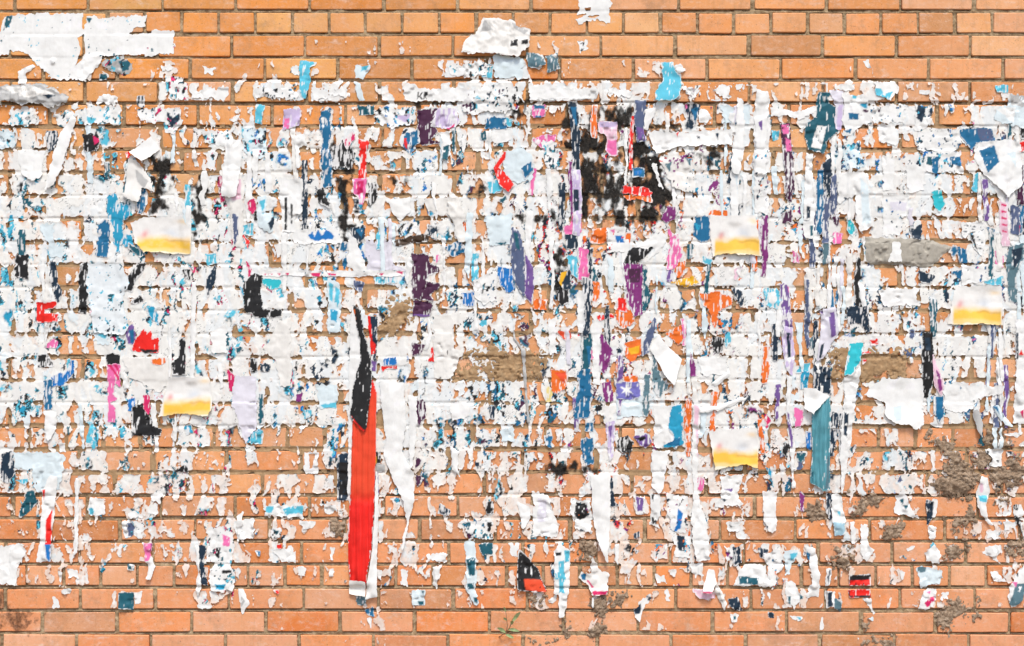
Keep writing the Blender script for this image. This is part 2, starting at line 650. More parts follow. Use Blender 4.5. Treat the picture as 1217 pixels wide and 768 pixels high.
PAL = dict(W=(.83, .835, .815), O=(.79, .775, .735), I=(.69, .79, .825), J=(.74, .79, .81), g=(.46, .46, .45), h=(.71, .69, .76),
           L=(.58, .48, .70), C=(.10, .50, .66), c=(.03, .50, .58), b=(.02, .32, .52), B=(.012, .14, .29), u=(.01, .17, .50),
           T=(.012, .10, .14), N=(.012, .03, .055), K=(.014, .014, .015), S=(.10, .19, .23), s=(.09, .12, .22), w=(.35, .55, .65),
           R=(.80, .018, .012), o=(.80, .085, .03), G=(.80, .16, .02), Y=(.85, .45, .02), y=(.80, .65, .25), P=(.80, .16, .40),
           p=(.78, .52, .62), M=(.65, .02, .13), m=(.22, .03, .18), V=(.07, .018, .055), v=(.17, .09, .30), x=(.18, .17, .50),
           D=(.06, .035, .02), f=(.09, .30, .36))
PAL = {k: np.array(v, np.float32) for k, v in PAL.items()}
PALE = set('WOIJgh')


def ink_colour(X, Y, seed):
    """colour of the printed flecks left on the paper: the posters differ along the wall"""
    zones = [(-400, 'CbTCKNCT'), (170, 'CTNKMKCT'), (320, 'NKTuCTbK'), (520, 'NTCKKBTV'), (660, 'KNTGmKRN'), (800, 'TNBbGNKm'),
             (900, 'NBTTVNCs'), (1040, 'NTTuCNsB'), (1160, 'NVsBPNKT')]
    sel = vn(X / 9.0, Y / 22.0, seed + 9) * 0.8 + vn(X / 3.0, Y / 6.0, seed + 4) * 0.2
    sel = np.clip(((sel - 0.22) / 0.56) * 8, 0, 7.99).astype(np.int32)
    Xj = X + 70 * (vn(X / 60, Y / 50, seed + 2) - 0.5) * 2
    out = np.zeros(X.shape + (3,), np.float32)
    for k, (x0, cs) in enumerate(zones):
        x1 = zones[k + 1][0] if k + 1 < len(zones) else 1e9
        tab = np.array([PAL[c] for c in cs])
        m = (Xj >= x0) & (Xj < x1)
        out[m] = tab[sel[m]]
    return out


# brown paste smeared along the joints of the papered courses
near_j = np.clip(blur(1 - BR, 5) * 2.4, 0, 1)
gl = near_j * 1.05 - rank01(0.6 * fbm(XX, YY, 30, 57, 3, 8) + 0.4 * fbm(XX, YY, 5, 59, 3)) - 0.22
gl = np.minimum(gl * 8, np.minimum(YY - 150, 575 - YY) * .1 + 2 * fbm(XX, YY, 30, 61, 2) - 1)
gl[:, :3] = gl[:, -3:] = -1; gl[:3] = gl[-3:] = -1
o = sheet('paste_smear', gl, XX, YY, TOP + 0.22, None, M_TAN, wall)
tag(o, kind='stuff')

# ------------------------------------------------------------------ paper residue: what is left when posters are torn off
rows_y = np.array([row_top(k) + BH / 2 for k in range(29)])
cols_x = (np.arange(40) + 0.5) * 30.425
CV = np.array([[int(c) for c in r] for r in COVER], np.float32) / 10
fi = np.clip((YY[:, 0] - rows_y[0]) / COURSE, 0, 28); fj = np.clip((XX[0] - cols_x[0]) / 30.425, 0, 39)
i0 = np.minimum(fi.astype(int), 27); j0 = np.minimum(fj.astype(int), 38)
# course steps stay fairly sharp, steps along a course are soft
ti = sstep(0.3, 0.7, fi - i0)[:, None]; tj = (fj - j0)[None]
cov = (CV[i0][:, j0] * (1 - ti) + CV[i0 + 1][:, j0] * ti) * (1 - tj) + (CV[i0][:, j0 + 1] * (1 - ti) + CV[i0 + 1][:, j0 + 1] * ti) * tj
cov = cov.astype(np.float32)
side = sstep(0, 260, np.maximum(-XX, XX - 1217))
low = sstep(545, 625, YY)
cov = cov + sstep(.40, .66, cov) * (0.155 - 0.145 * low)
cov = cov * (1 - 0.10 * low)
cov *= (1 - 0.55 * side)
cov[(YY < 0) | (YY > 768)] = 0

wxn = XX + 10 * (vn(XX / 22, YY / 22, 1) - .5) + 4 * (vn(XX / 7, YY / 7, 2) - .5)
wyn = YY + 10 * (vn(XX / 22, YY / 22, 4) - .5) + 4 * (vn(XX / 7, YY / 7, 6) - .5)
jx = XX + 3.4 * (fbm(XX, YY, 3.5, 2, 3) - .5) * 2 + 6 * (vn(XX / 14, YY / 14, 7) - .5)
jy = YY + 3.4 * (fbm(XX, YY, 3.5, 6, 3) - .5) * 2 + 6 * (vn(XX / 14, YY / 14, 9) - .5)
shard, sedge = cells(jx, jy, 8.5, 17, 3)
shard2, sedge2 = cells(jx + 3.1, jy * 1.02, 15, 10, 12)
n1 = rank01(0.36 * fbm(wxn, wyn, 22, 8, 4, 30) + 0.36 * fbm(wxn, wyn, 6, 11, 3, 34, gain=.55) + 0.15 * fbm(wxn, wyn, 4.5, 14, 3, rot=0.9, gain=.6)
            + 0.115 * shard + 0.085 * shard2)
joint = maxf(1 - BR)
jn = rank01(fbm(XX, YY, 34, 17, 3, 13) + 0.35 * fbm(jx, jy, 6, 18, 3))
bare = sstep(.46, .58, jn)                                   # stretches of joint where the paper has split and fallen away
wide = np.clip(blur(1 - BR, 3) * 2.2, 0, 1) * (0.75 + 0.5 * vn(XX / 9, YY / 5, 13))
covb = cov - wide * (0.08 + 0.52 * bare) * (1 - 0.25 * np.clip((cov - 0.8) * 5, 0, 1))
Fr = (np.where(cov < 0.04, -1, 1) * 0 + covb * 0.98 - n1) * 14
Fr[cov < 0.04] = -1
Fr[0, :] = Fr[-1, :] = Fr[:, 0] = Fr[:, -1] = -1
# colour: white of several posters, faint tints, ink flecks, thin dark lines
# the sheets lie in layers torn along mostly upright lines; every layer is another paper
sc1, _ = cells(jx, jy, 20, 52, 5)
lay = np.floor(5 * (0.45 * sc1 + 0.75 * fbm(jx, jy, 9, 33, 3, 46) + 0.2 * fbm(jx, jy, 16, 36, 3)))
WHITES = np.array([(.80, .815, .80), (.84, .84, .82), (.78, .81, .81), (.83, .825, .785), (.79, .785, .76), (.73, .80, .82), (.83, .835, .82), (.77, .765, .78)], np.float32)
Cr = WHITES[lay.astype(np.int32) % 8].copy()
Cr *= (0.94 + 0.10 * fbm(jx, jy, 5, 39, 3, 14))[..., None]
# thin fibre film at the edges of the paper lets the brick's colour through
lowz = sstep(490, 640, YY)
film = sstep(2.2, 0.0, Fr - 2.8 * (fbm(XX, YY, 6, 41, 3) - .35)) * (0.40 + 0.3 * lowz)
thin = lowz * sstep(.40, .56, fbm(jx, jy, 9, 44, 4, 13)) * (0.25 + 0.6 * fbm(XX, YY, 3, 46, 2, 6))
film = np.maximum(film, thin)
Cr += film[..., None] * (np.array((.79, .50, .34), np.float32) - Cr) * (0.55 + 0.5 * fbm(jx, jy, 2.4, 48, 2, 6))[..., None]
ink = rank01(0.40 * fbm(jx, jy, 6, 23, 3, 16) + 0.30 * fbm(jx, jy, 2.6, 26, 2, 6) + 0.30 * cells(jx, jy, 5, 13, 15)[0])
big = rank01(fbm(XX, YY, 34, 29, 3, 44))
dens = (0.010 + (0.24 + 0.09 * sstep(560, 680, XX)) * np.clip((big - .36) / .64, 0, 1) ** 1.8) * sstep(105, 165, YY) * (0.3 + 0.7 * sstep(700, 560, YY))
im = sstep(-0.010, 0.010, dens - ink)[..., None]
# whole shards still carrying their print
pr = ((shard2 > 0.970) | (shard < 0.020)) & (sedge > .04) & (YY > 120) & (YY < 700)
prm = (blur(pr.astype(np.float32)) * sstep(.30, .42, fbm(jx, jy, 3, 47, 2, 6)))[..., None]
im = np.maximum(im, prm)
# creases, scratches and torn lips between layers, drawn as thin dark grey lines
ln = np.abs(fbm(jx, jy, 7, 53, 3, 15) - .5)
lm = sstep(.010, .003, ln) * sstep(.50, .62, fbm(XX, YY, 15, 55, 3)) * sstep(120, 170, YY) * 0.75
Cr = Cr * (1 - lm[..., None]) + np.array((.09, .11, .12), np.float32) * lm[..., None]
Cr = Cr * (1 - im) + ink_colour(jx, jy, 31) * im
Zr = TOP + 0.5 + 1.0 * blur(lay - lay.min()) + 1.2 * (fbm(XX, YY, 5, 35, 2, 9) - .5) + 2.0 * np.exp(-np.maximum(Fr, 0) / 0.9) * sstep(.35, .9, vn(XX / 6, YY / 6, 37))
Zr = np.maximum(Zr, TOP + 0.35)
res = sheet('paper_residue', Fr, XX, YY, Zr, Cr, M_PAPER)
tag(res, 'shreds and flakes of white poster paper still glued all over the bricks', 'paper', kind='stuff')
TOP = np.where(maxf((Fr > -0.3).astype(np.float32)) > 0, np.maximum(maxf(Zr), TOP), TOP)

# ------------------------------------------------------------------ patches on the wall: plaster, cement, mortar crust, soot


def patch(name, pts, mat, rag, thick, rough, label, speckle=0.0, seed=1, upd=True):
    global TOP
    sl = window(pts, rag * 3 + 4)
    X, Y = XX[sl], YY[sl]
    d = sdf(pts, X, Y)
    f = d + rag * 2.4 * (fbm(X, Y, 9, seed, 3) - .5) * 2
    if mat is M_SOOT:      # speckle = share of the surface the soot leaves bare
        nz = rank01(0.50 * fbm(X, Y, 11, seed + 5, 3, 20) + 0.50 * fbm(X, Y, 3.0, seed + 7, 3, 8, gain=.75))
        dn = np.clip((f + 6) / 13, 0, 1) * (1.15 - speckle) - nz * 0.95
        dens_ = np.clip(0.5 + dn * 1.3, 0, 1) * np.clip((f + 7) / 8, 0, 1)
        f = np.minimum(dn + 0.38, (f + 6) * .2) * 6
        SC = np.repeat(blur(dens_ * (1 - thick), 2)[..., None], 3, 2).astype(np.float32)
    elif speckle:
        nz = rank01(0.5 * fbm(X, Y, 16, seed + 5, 3) + 0.5 * (1 - np.abs(2 * fbm(X, Y, 6, seed + 7, 3, gain=.7) - 1)))
        f = (np.clip((f + 7) / 13, 0, 1) * (1 - speckle) - nz) * 7
    f[0, :] = f[-1, :] = f[:, 0] = f[:, -1] = -1
    base = np.maximum(blur(TOP[sl], 2), TOP[sl])
    z = base + 0.3 + (0 if mat is M_SOOT else thick) * np.clip(f / 3, 0, 1) + rough * (fbm(X, Y, 4, seed + 2, 3) - .5) * 2 * np.clip(f / 2, 0, 1)
    if rough > 2:      # crust: curdled ridges
        cw = 4 * (vn(X / 6, Y / 6, seed + 3) - .5)
        z = z + rough * 1.3 * (1 - np.abs(2 * fbm(X + cw, Y - cw, 5, seed + 9, 3) - 1)) ** 3 * np.clip(f / 1.2, 0, 1)
    z = np.maximum(z, TOP[sl] + 0.2)
    o = sheet(name, f, X, Y, z, SC if mat is M_SOOT else None, mat, wall)
    if o is None:
        return
    if label:
        o['label'] = label
    if upd:
        TOP[sl] = np.where(maxf((f > 0).astype(np.float32)) > 0, np.maximum(TOP[sl], maxf(z)), TOP[sl])


def P_(s): return [tuple(float(v) for v in q.split(',')) for q in s.split()]


PATCHES = """
mortar_patch|tan|3|2|1.5|.12|538.4,432.1 548.8,430.8 550.6,425.6 560.5,416.5 610,416.5 645.2,421.7 644.4,449 610,448.3 563.1,450.3 535.8,450.3|tan plaster patch filling a brick in the middle of the wall
mortar_patch|tan|3|2|1.5|.12|986.5,419.1 1008.6,418 1024.2,421.7 1037.3,416.5 1078.9,417.8 1081.5,426.9 1076.3,439.9 1092.5,449.3 1022.9,449.3 1003.4,443 985.2,447.7|tan plaster patch at the right
mortar_patch|tan|3|2|1.5|.12|459.4,368.4 469.3,356.7 487.6,356.7 488.1,390.1 479.7,391.9 466.7,397.1 449,395.8 451.1,382.8|small tan plaster patch right of the long red strip's top
cement_patch|cem|1.6|3.5|0.5|0|1029.4,283 1089.4,283 1105,285.3 1128.9,294.7 1115.9,305.1 1108.1,318.2 1073.7,314.3 1029.4,313|smooth grey cement patch at the right
mortar_splash|cru|5|2|3|.03|1102.4,518.1 1125.8,520.7 1134.2,536.3 1146.7,542.8 1167.5,533.7 1170.6,554.5 1157.1,583.2 1131,588.4 1115.4,578 1115.4,562.4 1128.4,551.9|
mortar_splash|cru|5|2|3|.03|1167.5,502.4 1183.1,510.3 1204,507.6 1196.2,531.1 1170.1,522.8|
mortar_splash|cru|5|2|3|.03|1177.9,549.3 1206.6,546.7 1217,562.4 1201.4,580.1 1183.1,585.8 1175.3,570.2|
mortar_splash|cru|5|2|3|.03|1115.4,568 1157.1,565.4 1154.5,589.4 1131,592 1115.4,584.2|
mortar_splash|cru|3|2|3|0.18|1120.6,615.4 1151.9,607.1 1160.2,620.1 1131,628.4|
mortar_splash|cru|3|2|3|0.18|1015.1,588.8 1032,586.2 1056,589.4 1042.5,601.9 1017.7,609.2|
mortar_splash|cru|3|2|3|0.16|987.8,646.7 1013.8,649.3 1014.3,669.6 993,670.9|
mortar_splash|cru|3|2|3|0.16|1051.6,625.8 1073.7,620.1 1069,640.9 1052.9,643|
mortar_splash|cru|3|2|3|0.16|1193.6,643.5 1219.6,640.4 1218.3,659.7 1196.2,659.7|
mortar_splash|cru|3|2|3|0.16|1128.4,713.9 1162.3,716.5 1160.2,737.3 1133.6,738.6 1125.8,752.4 1115.4,748.3 1115.4,730|
mortar_splash|cru|3|2|3|0.16|957.8,597.2 979.9,594.1 980.5,615.4 961.7,615.9|
mortar_splash|cru|3|2|3|0.18|1185.7,586.2 1198.8,591.4 1196.2,601.9 1183.1,599.3|
mortar_splash|cru|3|2|3|0.18|1136.2,633.1 1149.3,633.1 1149.3,654 1144.1,654|
mortar_splash|cru|3|2|3|0.20|1123.2,651.4 1133.6,648.8 1136.2,661.8 1123.2,672.2 1118,667|
mortar_splash|cru|3|2|3|0.16|704.2,710 717.2,708.7 723,724.8 714.6,750.4 701.6,761.3 699,745.7 712,734.7|
mortar_splash|cru|3|2|3|0.16|725,703.5 743.3,706.1 741.2,719.6 727.6,719.6|
mortar_splash|cru|3|2|3|0.11|631.3,708.7 647.4,707.4 647.4,720.4 631.8,720.9|
mortar_splash|cru|3|2|3|0.16|686,641.5 704.2,640.9 704.7,664.9 686,664.9|
mortar_splash|cru|3|2|3|0.21|1021.6,734.7 1032,737.3 1034.6,750.4 1024.2,751.7|
mortar_splash|cru|3|2|3|0.21|662.5,737.3 670.3,737.3 672.9,755.6 663.8,754.3|
mortar_splash|cru|3|2|3|0.21|396.4,617.5 408.1,620.1 406.8,637 399,635.7|
mortar_splash|cru|3|2|3|0.26|631.3,758.2 665.1,755.6 662.5,768.1 633.9,769.9|
mortar_splash|cru|3|2|3|0.26|1029.4,758.2 1060.7,755.6 1058.1,768.6 1029.4,769.9|
soot_stain|soot|6|.15|.3|0.71|674.2,130.3 712,122.4 756.3,125 769.3,140.7 766.7,161.5 678.2,166.7 670.3,145.9|
soot_stain|soot|6|0|.3|0.14|665.1,166.7 686,159.4 719.8,164.1 730.3,170.6 761.5,169.3 773.2,174.5 771.9,182.4 730.3,179.7 693.8,182.4 668.3,177.1|broad black burn mark above the middle
soot_stain|soot|6|0|.3|0.08|764.1,174 773.2,174 779.7,200.1 792.8,224 799.3,235.8 782.4,242.3 779.7,260.5 771.9,257.9 770.6,221.4 766.7,198|black burnt streak down the right of the burn mark
soot_stain|soot|6|.15|.3|0.69|678.2,182.4 725,182.4 766.7,179.7 771.9,216.2 766.7,234.5 686,234.5 683.4,208.4|
soot_stain|soot|6|0|.3|0.22|689.9,197.8 704.2,190 706.8,229.1 701.6,242.1 700.3,260.3 688.6,257.7 686,221.3|black burnt streak down the left of the burn mark
soot_stain|soot|6|.15|.3|0.48|700.3,249.9 745.9,253.8 779.7,252.5 787.6,242.1 790.2,260.3 761.5,265.5 704.2,270.8|
soot_stain|soot|6|.15|.3|0.63|699,213.4 782.4,214.7 779.7,249.9 701.6,249.9|
soot_stain|soot|6|.15|.3|0.51|613,255.1 652.1,256.4 670.3,252.5 667.7,265.5 646.9,264.2 615.6,261.6|
soot_stain|soot|6|.15|.3|0.76|766.7,140.7 808.4,135.5 808.4,156.3 777.1,156.3|
soot_stain|soot|6|.15|.3|0.54|779.7,149.8 808.4,148.5 805.8,153.7 782.4,156.3|
soot_stain|soot|6|.15|.3|0.69|824,179.7 860.5,177.1 863.1,205.8 829.2,205.8|
soot_stain|soot|6|0|.3|0.17|182.4,184.8 203.2,184.8 201.1,218.7 195.9,255.1 186.5,253 183.7,216.1|black sooty streak on the left side above a flyer
soot_stain|soot|6|0|.3|0.30|229.2,210.8 242.3,210.8 242.8,281.2 229.2,284.3 231.8,242.1|black sooty streak right of the upper left flyer
soot_stain|soot|6|0|.3|0.21|402.9,208.2 412,210.8 414.6,229.1 418.5,252.5 414.6,291.6 405.5,290.3 404.2,255.1|black sooty streak left of centre
soot_stain|soot|6|.15|.3|0.57|561.8,223.9 570.9,223.9 570.9,255.1 564.4,255.1|
soot_stain|soot|6|.15|.3|0.63|179.7,185 213.6,179.7 208.9,203.2 179.7,203.2|
soot_stain|soot|6|.15|.3|0.63|600,112 628.7,117.2 631.3,135.5 610.4,145.9 600,140.7|
soot_stain|soot|6|.15|.3|0.70|391.2,177.1 419.8,166.7 422.4,205.8 393.8,208.4|
soot_stain|soot|6|.55|.3|.3|-10.4,695.6 10.4,698.3 13.5,724.3 52.1,730 47.4,751.7 23.4,751.7 -10.4,747.7|grey-black grime on the bricks of the bottom left corner
soot_stain|soot|6|.15|.3|0.58|646.9,551.9 678.2,549.3 719.8,557.1 704.2,562.4 652.1,561.1|
soot_stain|soot|6|.15|.3|0.63|466.7,213.4 479.7,205.6 477.1,229.1 466.7,231.7|
soot_stain|soot|6|.15|.3|0.61|487.6,122.4 534.5,121.1 550.1,122.4 547.5,125 490.2,125.6|
soot_stain|soot|6|.15|.3|0.56|659.9,294.2 675.5,299.4 675.5,361.9 662.5,361.9|
"""

